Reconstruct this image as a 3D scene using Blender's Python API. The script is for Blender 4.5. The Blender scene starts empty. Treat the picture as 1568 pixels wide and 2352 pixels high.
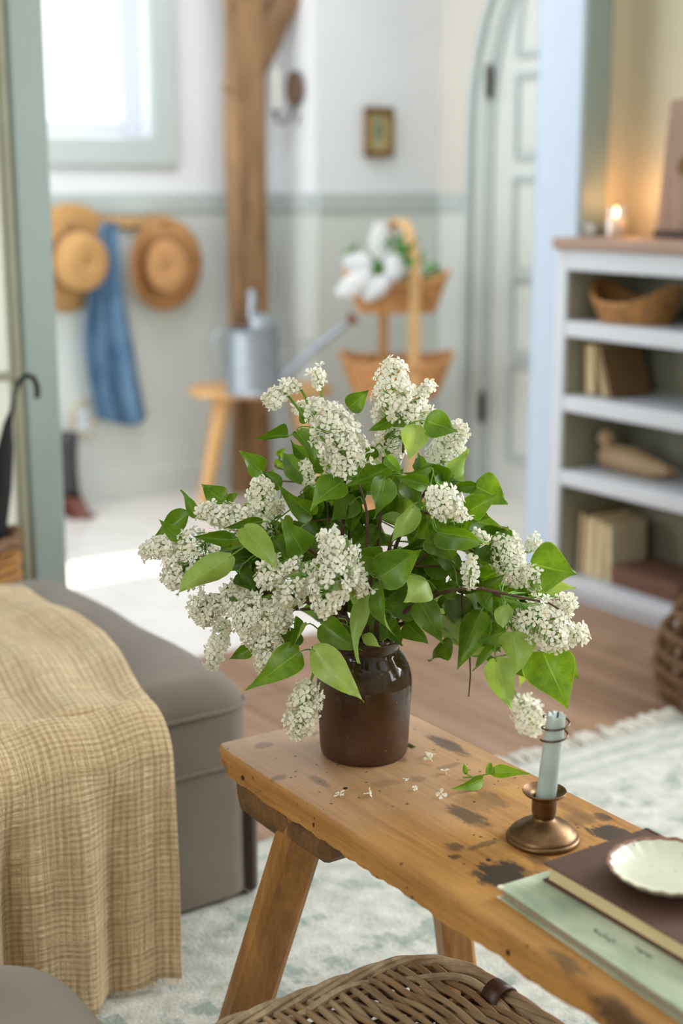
import bpy, math, random
from mathutils import Vector, Matrix
random.seed(7)
SC = bpy.context.scene
COL = SC.collection
# ------------------------------------------------------------------ camera
FPX = 3267.0; TH = math.atan(746/3267); CH = 1.22
YAW = math.radians(34.3)
cam = bpy.data.objects.new('camera', bpy.data.cameras.new('camera'))
COL.objects.link(cam)
cam.location = (0, 0, CH)
cam.rotation_euler = (math.pi/2 - TH, 0, -YAW)
cam.data.sensor_fit = 'VERTICAL'; cam.data.sensor_height = 36
cam.data.lens = FPX/2352*36
cam.data.clip_start = .05
cam.data.dof.use_dof = True
cam.data.dof.focus_distance = 1.86
cam.data.dof.aperture_fstop = 2.2
cam.data.dof.aperture_blades = 0
SC.camera = cam
SC.view_settings.view_transform = 'Standard'
SC.view_settings.look = 'None'
SC.view_settings.gamma = 1
SC.view_settings.use_curve_mapping = False
SC.view_settings.exposure = 0.22
SC.cycles.use_denoising = True
SC.cycles.max_bounces = 8
SC.cycles.diffuse_bounces = 5
SC.cycles.caustics_reflective = False
SC.cycles.caustics_refractive = False
SC.cycles.sample_clamp_indirect = 6
# ------------------------------------------------------------------ world and daylight
W = bpy.data.worlds.new('daylight'); SC.world = W; W.use_nodes = True
bg = W.node_tree.nodes['Background']
bg.inputs[0].default_value = (0.93, 0.97, 1.0, 1); bg.inputs[1].default_value = 1.6

def area(name, loc, rot, sx, sy, power, col=(1, 1, 1)):
    l = bpy.data.lights.new(name, 'AREA'); l.use_shadow = True; l.shape = 'RECTANGLE'; l.size = sx; l.size_y = sy
    l.energy = power; l.color = col
    o = bpy.data.objects.new(name, l); COL.objects.link(o); o.location = loc; o.rotation_euler = rot
    return o
HP = math.pi/2
area('window_light_right', (3.17, 0.95, 1.55), (0, HP, 0), 1.3, 1.1, 62, (0.90, 0.95, 1.0))
area('window_light_far_right', (3.17, -0.9, 1.55), (0, HP, 0), 1.3, 1.0, 26, (0.93, 0.97, 1.0))
area('window_light_hall', (-0.6, 4.2, 1.5), (0, -HP, 0), 1.5, 1.3, 24, (0.97, 0.98, 1.0))
area('hall_top_fill', (2.1, 4.0, 2.58), (0, 0, 0), 1.6, .9, 21, (0.97, 0.98, 1.0))  # fill lamp added under the ceiling to brighten hall walls and floor
area('left_fill_light', (-1.5, 0.6, 1.6), (0, -HP, 0), 1.2, 1.2, 26, (0.93, 0.97, 1.0))  # added fill for the front of the bouquet, no window on this wall
sun = bpy.data.objects.new('sun', bpy.data.lights.new('sun', 'SUN')); COL.objects.link(sun)
sun.data.energy = 9; sun.data.angle = math.radians(1.2); sun.data.color = (1, .93, .82)
d = Vector((-.32, -.86, -1.5)); sun.rotation_euler = d.to_track_quat('-Z', 'Y').to_euler()

# ------------------------------------------------------------------ pixel helpers (only to work out real positions)
SY, CY = math.sin(YAW), math.cos(YAW)
def ray(px, py):
    a = px-784; b = 1176-py
    X = a; Y = FPX*math.cos(TH)+b*math.sin(TH); Z = -FPX*math.sin(TH)+b*math.cos(TH)
    return Vector((X*CY+Y*SY, -X*SY+Y*CY, Z)), Y
def atd(px, py, hd):            # point at horizontal distance hd
    r, Y = ray(px, py); r = r*(hd/Y); return r+Vector((0, 0, CH))
def atz(px, py, z=0):
    r, Y = ray(px, py); return r*((z-CH)/r.z)+Vector((0, 0, CH))
def aty(px, py, y):
    r, Y = ray(px, py); return r*(y/r.y)+Vector((0, 0, CH))
def atx(px, py, x):
    r, Y = ray(px, py); return r*(x/r.x)+Vector((0, 0, CH))
SR = Vector((CY, -SY, 0))       # sideways direction, as seen from where the photograph was taken
SF = Vector((SY, CY, 0))        # away from it
UPV = Vector((0, 0, 1))

# ------------------------------------------------------------------ materials
def srgb(r, g, b):
    f = lambda c: (c/255/12.92) if c/255 <= .04045 else ((c/255+.055)/1.055)**2.4
    return (f(r), f(g), f(b), 1)
class NT:
    def __init__(s, name):
        s.m = bpy.data.materials.new(name); s.m.use_nodes = True
        s.t = s.m.node_tree; s.b = s.t.nodes['Principled BSDF']; s.out = s.t.nodes['Material Output']
    def n(s, typ, **kw):
        x = s.t.nodes.new(typ)
        for k, v in kw.items():
            if k.startswith('i_'):
                x.inputs[k[2:].replace('_', ' ')].default_value = v
            else: setattr(x, k, v)
        return x
    def l(s, a, b): s.t.links.new(a, b)
    def coord(s, scale=(1, 1, 1), kind='Object', rot=(0, 0, 0), loc=(0, 0, 0)):
        c = s.n('ShaderNodeTexCoord') if kind != 'World' else s.n('ShaderNodeNewGeometry'); m = s.n('ShaderNodeMapping')
        if kind == 'World': kind = 'Position'
        m.inputs['Scale'].default_value = scale; m.inputs['Rotation'].default_value = rot; m.inputs['Location'].default_value = loc
        s.l(c.outputs[kind], m.inputs[0]); return m.outputs[0]
    def noise(s, vec, scale, detail=3, rough=.5, dist=0):
        x = s.n('ShaderNodeTexNoise'); x.inputs['Scale'].default_value = scale; x.inputs['Detail'].default_value = detail
        x.inputs['Roughness'].default_value = rough; x.inputs['Distortion'].default_value = dist
        s.l(vec, x.inputs['Vector']); return x.outputs['Fac']
    def ramp(s, fac, stops):
        r = s.n('ShaderNodeValToRGB'); e = r.color_ramp.elements
        while len(e) < len(stops): e.new(.5)
        for i, (p, c) in enumerate(stops):
            e[i].position = p; e[i].color = c if len(c) == 4 else (*c, 1)
        s.l(fac, r.inputs[0]); return r.outputs[0]
    def mix(s, fac, a, b, mode='MIX'):
        x = s.n('ShaderNodeMix', data_type='RGBA', blend_type=mode)
        for v, i in ((fac, 0), (a, 6), (b, 7)):
            if isinstance(v, (int, float)): x.inputs[i].default_value = v
            elif isinstance(v, tuple): x.inputs[i].default_value = v
            else: s.l(v, x.inputs[i])
        return x.outputs[2]
    def math(s, op, a, b=None, c=None):
        x = s.n('ShaderNodeMath', operation=op)
        for i, v in enumerate((a, b, c)):
            if v is None: continue
            if isinstance(v, (int, float)): x.inputs[i].default_value = v
            else: s.l(v, x.inputs[i])
        return x.outputs[0]
    def bump(s, h, strength=.3, dist=.002):
        x = s.n('ShaderNodeBump'); x.inputs['Strength'].default_value = strength; x.inputs['Distance'].default_value = dist
        s.l(h, x.inputs['Height']); s.l(x.outputs[0], s.b.inputs['Normal'])
    def col(s, c):
        if isinstance(c, tuple): s.b.inputs['Base Color'].default_value = c
        else: s.l(c, s.b.inputs['Base Color'])
    def set(s, rough=.5, metal=0, spec=.5, **kw):
        s.b.inputs['Roughness'].default_value = rough; s.b.inputs['Metallic'].default_value = metal
        s.b.inputs['Specular IOR Level'].default_value = spec
        for k, v in kw.items(): s.b.inputs[k.replace('_', ' ')].default_value = v
        return s.m
def plain(name, c, rough=.6, metal=0, spec=.5, var=.08, scale=12, bump=0, **kw):
    m = NT(name); v = m.coord()
    n = m.noise(v, scale, 4)
    k = tuple(max(0, x*(1-var)) for x in c[:3])+(1,); k2 = tuple(min(1, x*(1+var)) for x in c[:3])+(1,)
    m.col(m.ramp(n, [(.3, k), (.7, k2)]))
    if bump: m.bump(m.noise(v, scale*8, 3), bump, .001)
    return m.set(rough, metal, spec, **kw)
def wood(name, dark, light, axis=1, freq=30, rough=.5, spots=None, gray=None, bump=.25, dirt=.35):
    m = NT(name)
    sc = [freq, freq, freq]; sc[axis] = freq*.06
    v = m.coord(tuple(sc), 'World'); n = m.noise(v, 1, 6, .6, .6)
    v2 = m.coord(tuple(q*5 for q in sc), 'World'); n2 = m.noise(v2, 1, 3, .6)
    c = m.ramp(n, [(.3, dark), (.68, light)])
    c = m.mix(.25, c, m.ramp(n2, [(.35, dark), (.6, light)]))
    vo = m.coord(kind='World')
    n3 = m.noise(vo, 9, 5, .65)
    c = m.mix(m.math('MULTIPLY', n3, dirt), c, tuple(x*.55 for x in dark[:3])+(1,))
    if gray: c = gray(m, c, vo)
    if spots: c = spots(m, c, vo)
    m.col(c); m.bump(n2, bump, .001)
    return m.set(rough)

def bench_spots(m, c, vo):
    geo = vo
    n = m.noise(m.coord((44, 16, 30), 'World'), 1.6, 7, .78)
    # (x, y, rx, ry, strength): burn marks, knots and ink-like stains of the old workbench
    S = [(*atz(px, py, .45)[:2], rx, ry, st) for px, py, rx, ry, st in (
        (1152, 2008, .030, .030, 1.3), (1402, 1914, .022, .024, 1.3), (1070, 1872, .014, .034, .75), (1130, 1835, .012, .030, .5), (1030, 1712, .012, .040, .8),
        (1045, 1945, .010, .012, .7), (1110, 1940, .022, .006, .6), (1385, 1878, .010, .014, .8), (735, 1795, .008, .018, .5), (605, 1712, .014, .010, .45),
        (718, 1683, .010, .010, .5), (920, 1745, .008, .010, .4), (1090, 1845, .02, .03, .3), (1240, 1975, .012, .02, .5), (640, 1786, .01, .008, .5),
        (1330, 1880, .02, .02, .45), (1300, 1850, .015, .03, .3), (1045, 1968, .006, .006, .8), (880, 1800, .02, .01, .25), (1410, 2310, .01, .05, .8), (1300, 2210, .008, .03, .6), (1030, 1760, .02, .006, .4), (960, 1790, .01, .01, .35))]
    acc = None
    for x, y, rx, ry, st in S:
        mp = m.n('ShaderNodeMapping'); mp.vector_type = 'TEXTURE'
        mp.inputs['Location'].default_value = (x, y, .45); mp.inputs['Scale'].default_value = (rx, ry, .05)
        m.l(vo, mp.inputs[0])
        ln = m.n('ShaderNodeVectorMath', operation='LENGTH'); m.l(mp.outputs[0], ln.inputs[0])
        v = m.math('SUBTRACT', 1.25, m.math('ADD', ln.outputs['Value'], m.math('MULTIPLY', m.math('SUBTRACT', n, .5), 2.9)))
        v = m.math('MULTIPLY', m.math('MINIMUM', m.math('MAXIMUM', m.math('MULTIPLY', v, 1.9), 0), 1), st)
        acc = v if acc is None else m.math('MAXIMUM', acc, v)
    acc = m.math('MINIMUM', acc, 1)
    c = m.mix(m.math('MULTIPLY', acc, .93), c, srgb(38, 33, 30))
    # wormholes and flecks
    vr = m.n('ShaderNodeTexVoronoi'); vr.inputs['Scale'].default_value = 55; m.l(vo, vr.inputs['Vector'])
    fl = m.math('LESS_THAN', vr.outputs['Distance'], .13)
    k = m.math('GREATER_THAN', m.noise(vo, 16, 3), .5)
    sc = m.ramp(m.noise(m.coord((70, 9, 60), 'World'), 1, 4, .75), [(.60, (0, 0, 0)), (.74, (1, 1, 1))])
    sc = m.math('MULTIPLY', sc, m.ramp(m.noise(vo, 6, 3), [(.45, (0, 0, 0)), (.62, (1, 1, 1))]))
    c = m.mix(m.math('MULTIPLY', sc, .6), c, srgb(84, 56, 34))
    return m.mix(m.math('MULTIPLY', m.math('MULTIPLY', fl, k), .8), c, srgb(60, 38, 22))
def bench_gray(m, c, vo):
    # far end paler: grey wear, plus hall light reflected on top, put into colour
    sp = m.n('ShaderNodeSeparateXYZ'); m.l(vo, sp.inputs[0])
    f = m.n('ShaderNodeMapRange'); f.inputs[1].default_value = 1.22; f.inputs[2].default_value = 1.62
    m.l(m.math('ADD', sp.outputs[1], m.math('MULTIPLY', m.math('SUBTRACT', m.noise(vo, 7, 4), .5), .35)), f.inputs[0])
    top = m.math('GREATER_THAN', sp.outputs[2], .4485)
    return m.mix(m.math('MULTIPLY', m.math('MULTIPLY', f.outputs[0], top), .62), c, srgb(186, 160, 140))

M = {}
M['bench'] = wood('bench_wood', srgb(150, 96, 40), srgb(214, 160, 88), 1, 38, .5, bench_spots, bench_gray, .35, .6)
M['bench_leg'] = wood('bench_leg_wood', srgb(132, 86, 36), srgb(194, 138, 72), 2, 34, .5)
M['bench_batten'] = wood('bench_batten_wood', srgb(70, 48, 24), srgb(140, 98, 54), 0, 24, .6)
def post_knots(m, c, vo):
    n = m.noise(m.coord((9, 9, 3.2), 'World'), 1, 4, .7)
    return m.mix(m.math('MULTIPLY', m.ramp(n, [(.52, (0, 0, 0)), (.68, (1, 1, 1))]), .6), c, srgb(66, 44, 30))
M['post'] = wood('post_wood', srgb(104, 76, 52), srgb(198, 156, 112), 2, 9, .75, post_knots)
M['stool'] = wood('stool_wood', srgb(205, 150, 90), srgb(240, 196, 138), 2, 14, .5)
M['peg'] = wood('peg_wood', srgb(170, 130, 80), srgb(216, 178, 124), 0, 14, .6)
M['floorw'] = wood('floor_wood', srgb(132, 100, 76), srgb(182, 146, 118), 1, 9, .38)
M['shelftop'] = wood('shelf_top_wood', srgb(146, 116, 100), srgb(186, 156, 138), 1, 12, .5)
M['white'] = plain('white_plaster', srgb(231, 234, 238), .85, var=.015, scale=4)
M['cream'] = plain('cream_plaster', srgb(208, 200, 174), .85, var=.02, scale=4)
M['creamw'] = plain('cream_panel', srgb(228, 230, 218), .7, var=.015, scale=4)
M['sage'] = plain('sage_paint', srgb(144, 158, 152), .45, var=.02, scale=6)
M['sagelight'] = plain('pale_sage_paint', srgb(214, 220, 216), .5, var=.02, scale=6)
M['sagemid'] = plain('grey_sage_paint', srgb(188, 197, 196), .5, var=.02, scale=6)
M['bcwhite'] = plain('shelf_white_paint', srgb(208, 212, 220), .4, var=.015)
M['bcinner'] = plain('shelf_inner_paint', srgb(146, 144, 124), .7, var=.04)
M['tile'] = plain('pale_stone', srgb(232, 228, 224), .22, var=.05, scale=5)
M['grout'] = plain('pale_grout', srgb(205, 200, 194), .9, var=.03)
M['sub'] = plain('dark_subfloor', srgb(90, 66, 48), .8)
M['iron'] = plain('dark_iron', srgb(64, 52, 46), .5, .5)
M['glassy'] = NT('clear_glass').set(.03, 0, .5, Transmission_Weight=1.0, IOR=1.45)
def pane_mat():
    m = NT('window_glass'); gl = m.n('ShaderNodeBsdfGlossy'); gl.inputs['Roughness'].default_value = .02
    tr = m.n('ShaderNodeBsdfTransparent'); mx = m.n('ShaderNodeMixShader'); mx.inputs[0].default_value = .06
    m.l(tr.outputs[0], mx.inputs[1]); m.l(gl.outputs[0], mx.inputs[2]); m.l(mx.outputs[0], m.out.inputs[0]); return m.m
M['pane'] = pane_mat()
M['glassy'] = pane_mat(); M['glassy'].name = 'thin_clear_glass'; M['glassy'].node_tree.nodes['Mix Shader'].inputs[0].default_value = .16
M['black'] = plain('black_cloth', srgb(20, 20, 22), .75, var=.2)
M['blacklac'] = plain('black_lacquer', srgb(22, 18, 16), .25, var=.1)
M['zinc'] = plain('galvanised_zinc', srgb(164, 172, 182), .45, .7, var=.1, scale=20)
M['rust'] = plain('rusty_brass', srgb(130, 92, 72), .6, .3, var=.2, scale=60)
M['rubber'] = plain('dark_rubber', srgb(58, 58, 62), .5)
M['redbrown'] = plain('red_brown_leather', srgb(112, 66, 54), .5)
M['paper'] = plain('page_paper', srgb(226, 208, 166), .9, var=.06, scale=40)
M['bookdark'] = plain('dark_book_cloth', srgb(112, 84, 50), .8)
M['bookbrown'] = plain('brown_card', srgb(112, 78, 62), .8)
M['waxwhite'] = plain('white_wax', srgb(240, 238, 230), .4, Subsurface_Weight=.3)
M['gilt'] = plain('aged_gilt', srgb(132, 98, 46), .45, .4, var=.25, scale=60)

def denim():
    m = NT('washed_denim'); v = m.coord((1, 1, .5)); n = m.noise(v, 14, 5, .6)
    m.col(m.ramp(n, [(.3, srgb(62, 96, 132)), (.7, srgb(112, 146, 176))])); return m.set(.85)
M['denim'] = denim()
def straw(name, a, b, sc=60):
    m = NT(name); c = m.coord(kind='UV', scale=(1, 1, 1))
    w = m.n('ShaderNodeTexWave'); w.bands_direction = 'Y'; w.inputs['Scale'].default_value = sc; w.inputs['Distortion'].default_value = 1.2
    m.l(c, w.inputs['Vector'])
    n = m.noise(m.coord(), 20, 3)
    m.col(m.mix(m.math('MULTIPLY', n, .5), m.ramp(w.outputs['Fac'], [(0, a), (1, b)]), a)); m.bump(w.outputs['Fac'], .5, .003); return m.set(.75)
M['straw'] = straw('plaited_straw', srgb(178, 130, 76), srgb(226, 182, 120), 5)
M['strawdark'] = straw('tan_straw', srgb(160, 112, 68), srgb(212, 162, 106), 5)
M['hatshade'] = plain('brown_hat_shade', srgb(120, 84, 54), .7)
M['chip'] = plain('chip_wood', srgb(212, 156, 100), .55, var=.22, scale=30)
M['chiplight'] = plain('pale_ash_strip', srgb(232, 188, 134), .5, var=.08, scale=20)
M['wickerbrown'] = plain('brown_willow', srgb(166, 118, 64), .6, var=.3, scale=40)
M['wickerdark'] = plain('dark_willow', srgb(110, 78, 46), .6, var=.3, scale=40)
def rod_mat(name, a, b, sc):
    m = NT(name); v = m.coord((30, 4, 30)); n = m.noise(v, 1.5, 5, .65)
    c = m.ramp(n, [(.28, a), (.72, b)])
    oi = m.n('ShaderNodeObjectInfo')
    c = m.mix(m.math('MULTIPLY', oi.outputs['Random'], .45), c, sc)
    m.col(c); m.bump(m.noise(m.coord((60, 8, 60)), 3, 3), .4, .001); return m.set(.55)
M['rod'] = rod_mat('grey_willow_rod', srgb(102, 82, 58), srgb(178, 152, 116), srgb(132, 92, 54))
M['rim'] = rod_mat('pale_willow_rod', srgb(120, 98, 72), srgb(196, 174, 140), srgb(152, 124, 90))
M['leather'] = plain('dark_brown_leather', srgb(70, 44, 34), .45, var=.1)

# ------------------------------------------------------------------ mesh collector
class MB:
    def __init__(s): s.v = []; s.f = []; s.mi = []; s.uv = None
    def add(s, v, f, mi=0):
        o = len(s.v); s.v += [Vector(p) for p in v]; s.f += [[i+o for i in q] for q in f]; s.mi += [mi]*len(f); return o
    def box(s, x0, y0, z0, x1, y1, z1, mi=0, bev=0, mat=None):
        if bev <= 0:
            v = [(x, y, z) for z in (z0, z1) for y in (y0, y1) for x in (x0, x1)]
            f = [(0, 2, 3, 1), (4, 5, 7, 6), (0, 1, 5, 4), (2, 6, 7, 3), (0, 4, 6, 2), (1, 3, 7, 5)]
        else:
            b = min(bev, (x1-x0)*.49, (y1-y0)*.49, (z1-z0)*.49)
            v = []; f = []
            rings = [(z0, b), (z0+b, 0), (z1-b, 0), (z1, b)]
            for z, i in rings:
                ix0, ix1, iy0, iy1 = x0+i, x1-i, y0+i, y1-i
                c = b if i == 0 else b*.4
                v += [(ix0+c, iy0, z), (ix1-c, iy0, z), (ix1, iy0+c, z), (ix1, iy1-c, z), (ix1-c, iy1, z), (ix0+c, iy1, z), (ix0, iy1-c, z), (ix0, iy0+c, z)]
            for k in range(3):
                for j in range(8):
                    f.append((k*8+j, k*8+(j+1) % 8, k*8+8+(j+1) % 8, k*8+8+j))
            f.append(tuple(reversed(range(8)))); f.append(tuple(range(24, 32)))
        if mat: v = [mat @ Vector(p) for p in v]
        s.add(v, f, mi); return s
    def tube(s, pts, rad, n=8, mi=0, caps=True, flat=None):
        pts = [Vector(p) for p in pts]
        if not isinstance(rad, (list, tuple)): rad = [rad]*len(pts)
        t0 = (pts[1]-pts[0]).normalized()
        ref = Vector((0, 0, 1)) if abs(t0.z) < .9 else Vector((1, 0, 0))
        if flat is not None: ref = flat
        nrm = (ref - t0*ref.dot(t0)).normalized()
        v = []; f = []
        for i, p in enumerate(pts):
            if i == 0: t = pts[1]-pts[0]
            elif i == len(pts)-1: t = pts[-1]-pts[-2]
            else: t = pts[i+1]-pts[i-1]
            if t.length < 1e-9: t = t0
            t = t.normalized()
            nrm = nrm - t*nrm.dot(t)
            if nrm.length < 1e-6: nrm = t.orthogonal()
            nrm.normalize(); bn = t.cross(nrm)
            for k in range(n):
                a = 2*math.pi*k/n
                v.append(p+(nrm*math.cos(a)+bn*math.sin(a))*rad[i])
        for i in range(len(pts)-1):
            for k in range(n):
                f.append((i*n+k, i*n+(k+1) % n, (i+1)*n+(k+1) % n, (i+1)*n+k))
        if caps:
            f.append(tuple(reversed(range(n)))); m = (len(pts)-1)*n; f.append(tuple(range(m, m+n)))
        s.add(v, f, mi); return s
    def lathe(s, prof, n=40, mi=0, c=(0, 0, 0), mat=None, sy=1.0):
        v = []; f = []; k = len(prof)
        for j in range(n):
            a = 2*math.pi*j/n
            for r, z in prof: v.append(Vector((c[0]+r*math.cos(a), c[1]+r*math.sin(a)*sy, c[2]+z)))
        for j in range(n):
            for i in range(k-1):
                f.append((j*k+i, ((j+1) % n)*k+i, ((j+1) % n)*k+i+1, j*k+i+1))
        if mat: v = [mat @ p for p in v]
        s.add(v, f, mi); return s
    def grid(s, fn, nu, nv, mi=0, uv=True):
        o = len(s.v); v = [fn(i/nu, j/nv) for j in range(nv+1) for i in range(nu+1)]
        f = [(j*(nu+1)+i, j*(nu+1)+i+1, (j+1)*(nu+1)+i+1, (j+1)*(nu+1)+i) for j in range(nv) for i in range(nu)]
        s.add(v, f, mi)
        if s.uv is None: s.uv = {}
        for j in range(nv+1):
            for i in range(nu+1): s.uv[o+j*(nu+1)+i] = (i/nu, j/nv)
        return s
    def mesh(s, name, mats, off=(0, 0, 0), smooth=True, angle=None):
        me = bpy.data.meshes.new(name); off = Vector(off)
        me.from_pydata([tuple(p-off) for p in s.v], [], s.f)
        for m in (mats if isinstance(mats, (list, tuple)) else [mats]): me.materials.append(m)
        me.polygons.foreach_set('material_index', s.mi)
        if s.uv:
            ul = me.uv_layers.new(name='UVMap')
            for lp in me.loops: ul.data[lp.index].uv = s.uv.get(lp.vertex_index, (0, 0))
        if smooth:
            me.polygons.foreach_set('use_smooth', [True]*len(me.polygons))
            if angle: me.set_sharp_from_angle(angle=math.radians(angle))
        me.update(); return me

def worldloc(o):
    v = Vector((0, 0, 0))
    while o is not None: v += o.location; o = o.parent
    return v
def tag(o, label=None, cat=None, group=None, kind=None):
    if label: o['label'] = label
    if cat: o['category'] = cat
    if group: o['group'] = group
    if kind: o['kind'] = kind
    return o
def thing(name, loc, label, cat, group=None):
    o = bpy.data.objects.new(name, None); o.empty_display_size = .05; COL.objects.link(o); o.location = loc
    return tag(o, label, cat, group)
def obj(name, mb, mat, parent=None, smooth=True, angle=35, loc=None, label=None, kind=None, mods=None):
    """vertices in mb are world coordinates; the object sits under parent"""
    if loc is None: loc = worldloc(parent) if parent else Vector((0, 0, 0))
    else: loc = Vector(loc)
    me = mb.mesh(name, mat, loc, smooth, angle)
    o = bpy.data.objects.new(name, me); COL.objects.link(o)
    if parent: o.parent = parent; o.location = loc-worldloc(parent)
    else: o.location = loc
    if label: o['label'] = label
    if kind: o['kind'] = kind
    if mods:
        for t, kw in mods:
            md = o.modifiers.new(t.lower(), t)
            for k, v in kw.items(): setattr(md, k, v)
    return o
def struct(name, mb, mat, **kw):
    o = obj(name, mb, mat, None, **kw); o['kind'] = 'structure'; return o
def inst(name, me, parent, loc, rot=None, scale=None):
    o = bpy.data.objects.new(name, me); COL.objects.link(o); o.parent = parent; o.location = loc
    if rot is not None: o.rotation_euler = rot
    if scale is not None: o.scale = scale
    return o
def bez(p0, p1, p2, p3, n=12):
    p0, p1, p2, p3 = map(Vector, (p0, p1, p2, p3)); r = []
    for i in range(n+1):
        t = i/n; r.append(p0*(1-t)**3+p1*3*t*(1-t)**2+p2*3*t*t*(1-t)+p3*t**3)
    return r

# ================================================================== THE ROOMS
# partition between the two rooms: y 3.17 .. 3.33, opening x 1.34 .. 2.994
fl = struct('floor', MB().box(-1.6, -2.2, -.06, 3.32, 3.2, -.021), M['sub'], smooth=False)
boards = []
for k in range(2):
    b = MB().box(0, 0, 0, .137, 1.197, .02, bev=.003); boards.append(b.mesh('floor_board', M['floorw'], smooth=False))
rnd = random.Random(3)
nb = int((3.30+.6)/.14)
for i in range(nb+1):
    x = -.6+i*.14
    y = 3.2-rnd.choice((.35, .6, .9, 1.2))
    ys = [(y, 3.2)]
    while y > .2: ys.append((y-1.2, y)); y -= 1.2
    for (a, b) in ys:
        o = inst('floor_board', boards[rnd.randint(0, 1)], fl, (x, a, -.02))
        o.scale = (1, (b-a-.002)/1.197, 1)
hf = struct('floor', MB().box(-1.2, 3.2, -.06, 3.9, 5.3, -.008), M['grout'], smooth=False)
tm = MB().box(0, 0, 0, .395, .395, .01, bev=.003).mesh('floor_tile', M['tile'], smooth=False)
for i in range(9):
    for j in range(5):
        inst('floor_tile', tm, hf, (.25+i*.4, 3.205+j*.4, -.009))
struct('ceiling', MB().box(-2.2, -2.4, 2.6, 4.1, 5.35, 2.7), M['white'], smooth=False)
# window wall with its opening x 2.05..2.595, z 1.40..2.30
WY = 5.125
wx0, wx1, wz0, wz1 = 1.95, 2.597, 1.405, 2.25
b = MB(); b.box(-1.2, WY, 0, wx0, WY+.18, 2.6); b.box(wx1, WY, 0, 3.30, WY+.18, 2.6)
b.box(wx0, WY, 0, wx1, WY+.18, wz0); b.box(wx0, WY, wz1, wx1, WY+.18, 2.6)
struct('wall_back', b, M['white'], smooth=False)
# panelling below 1.195 m: smooth pale panel with a grey cap board
def wains(name, x0, y0, x1, y1, nx, ny):
    t = .012
    b = MB(); b.box(min(x0, x0+nx*t), min(y0, y0+ny*t), .0, max(x1, x1+nx*t), max(y1, y1+ny*t), 1.122)
    o = struct(name, b, M['sagelight'], smooth=False)
    t = .022
    b = MB(); b.box(min(x0, x0+nx*t), min(y0, y0+ny*t), 1.122, max(x1, x1+nx*t), max(y1, y1+ny*t), 1.197, bev=.004)
    obj('cap_board', b, M['sagemid'], o, smooth=False)
    b = MB(); b.box(min(x0, x0+nx*t), min(y0, y0+ny*t), .0, max(x1, x1+nx*t), max(y1, y1+ny*t), .11, bev=.004)
    obj('skirting_board', b, M['sagelight'], o, smooth=False)
wains('trim_1', -1.2, WY, 3.163, WY, 0, -1)
wains('trim_2', 3.163, 4.82, 3.163, WY-.02, -1, 0)
wains('trim_3', 3.163, 4.82, 3.78, 4.82, 0, -1)
wains('trim_4', 3.78, 4.63, 3.78, 4.80, -1, 0)
struct('wall_back_right', MB().box(3.163, 4.82, 0, 3.95, 5.30, 2.6), M['white'], smooth=False)
# right wall of the hall with the arched door
dyc, dhw, dsp, dh = 4.105, .505, 1.44, .80       # centre, half width, springing, rise
def arch(hw, h, n=16, bottom=0):
    p = [(dyc+hw, bottom)]
    for i in range(n+1):
        a = math.pi*i/n; p.append((dyc+hw*math.cos(a), dsp+h*math.sin(a)))
    p.append((dyc-hw, bottom)); return p
def arch_band(o, i, x0, x1):
    v = []; f = []; n = len(o)
    for (y, z) in o: v += [(x0, y, z), (x1, y, z)]
    for (y, z) in i: v += [(x0, y, z), (x1, y, z)]
    for k in range(n-1):
        a, b2, c, d2 = 2*k, 2*k+2, 2*n+2*k+2, 2*n+2*k
        f += [(a, b2, c, d2), (a+1, d2+1, c+1, b2+1), (a, a+1, b2+1, b2), (d2, c, c+1, d2+1)]
    return v, f
b = MB()
b.box(3.78, 3.30, 0, 3.95, dyc-dhw-.001, 2.6); b.box(3.78, dyc+dhw+.001, 0, 3.95, 4.82, 2.6)
o_ = arch(dhw, dh, 16, dsp)
sq = []
for (y, z) in o_: sq.append((y, 2.6))
v, f = arch_band(sq, o_, 3.78, 3.95); b.add(v, f)
struct('wall_right_hall', b, plain('warm_white_plaster', srgb(212, 208, 198), .85, var=.015, scale=4), smooth=False)
dr = thing('door_1', (3.78, dyc, 0), 'tall arched pale sage panelled door with dark iron hinges', 'door'); dr['kind'] = 'structure'
del dr['category']
for k, (ho, hi, x0, x1, mt) in enumerate(((.0, .035, -.030, .1, 'sagemid'), (.035, .065, -.012, .1, 'sage'), (.065, .10, -.028, .1, 'sagelight'), (.10, .132, -.006, .1, 'sagemid'))):
    v, f = arch_band(arch(dhw-ho, dh-ho), arch(dhw-hi, dh-hi), 3.78+x0, 3.78+x1); m = MB(); m.add(v, f)
    obj('door_frame', m, M[mt], dr, smooth=False)
lf = MB(); hw = dhw-.135; pts = arch(hw, dh-.135)
v = [(3.79, y, z) for y, z in pts]+[(3.84, y, z) for y, z in pts]; n = len(pts)
lf.add(v, [tuple(range(n)), tuple(reversed(range(n, 2*n)))]+[(i, (i+1) % n, n+(i+1) % n, n+i) for i in range(n)])
leaf_o = obj('door_leaf', lf, M['sagelight'], dr, smooth=False)
for (z0, z1) in ((.15, .52), (.58, .86), (.895, 1.245), (1.345, 1.63)):
    for s_ in (1, -1):
        ya, yb = sorted((dyc+s_*.05, dyc+s_*.225))
        m = MB()
        for (a0, b0, a1, b1) in ((ya-.02, z0-.02, ya, z1+.02), (yb, z0-.02, yb+.02, z1+.02), (ya, z0-.02, yb, z0), (ya, z1, yb, z1+.02)):
            m.box(3.772, a0, b0, 3.79, a1, b1, bev=.004)
        obj('panel_moulding', m, M['sagemid'], leaf_o, smooth=False)
        obj('door_panel', MB().box(3.784, ya+.015, z0+.015, 3.79, yb-.015, z1-.015, bev=.003), M['sagelight'], leaf_o, smooth=False)
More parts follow.
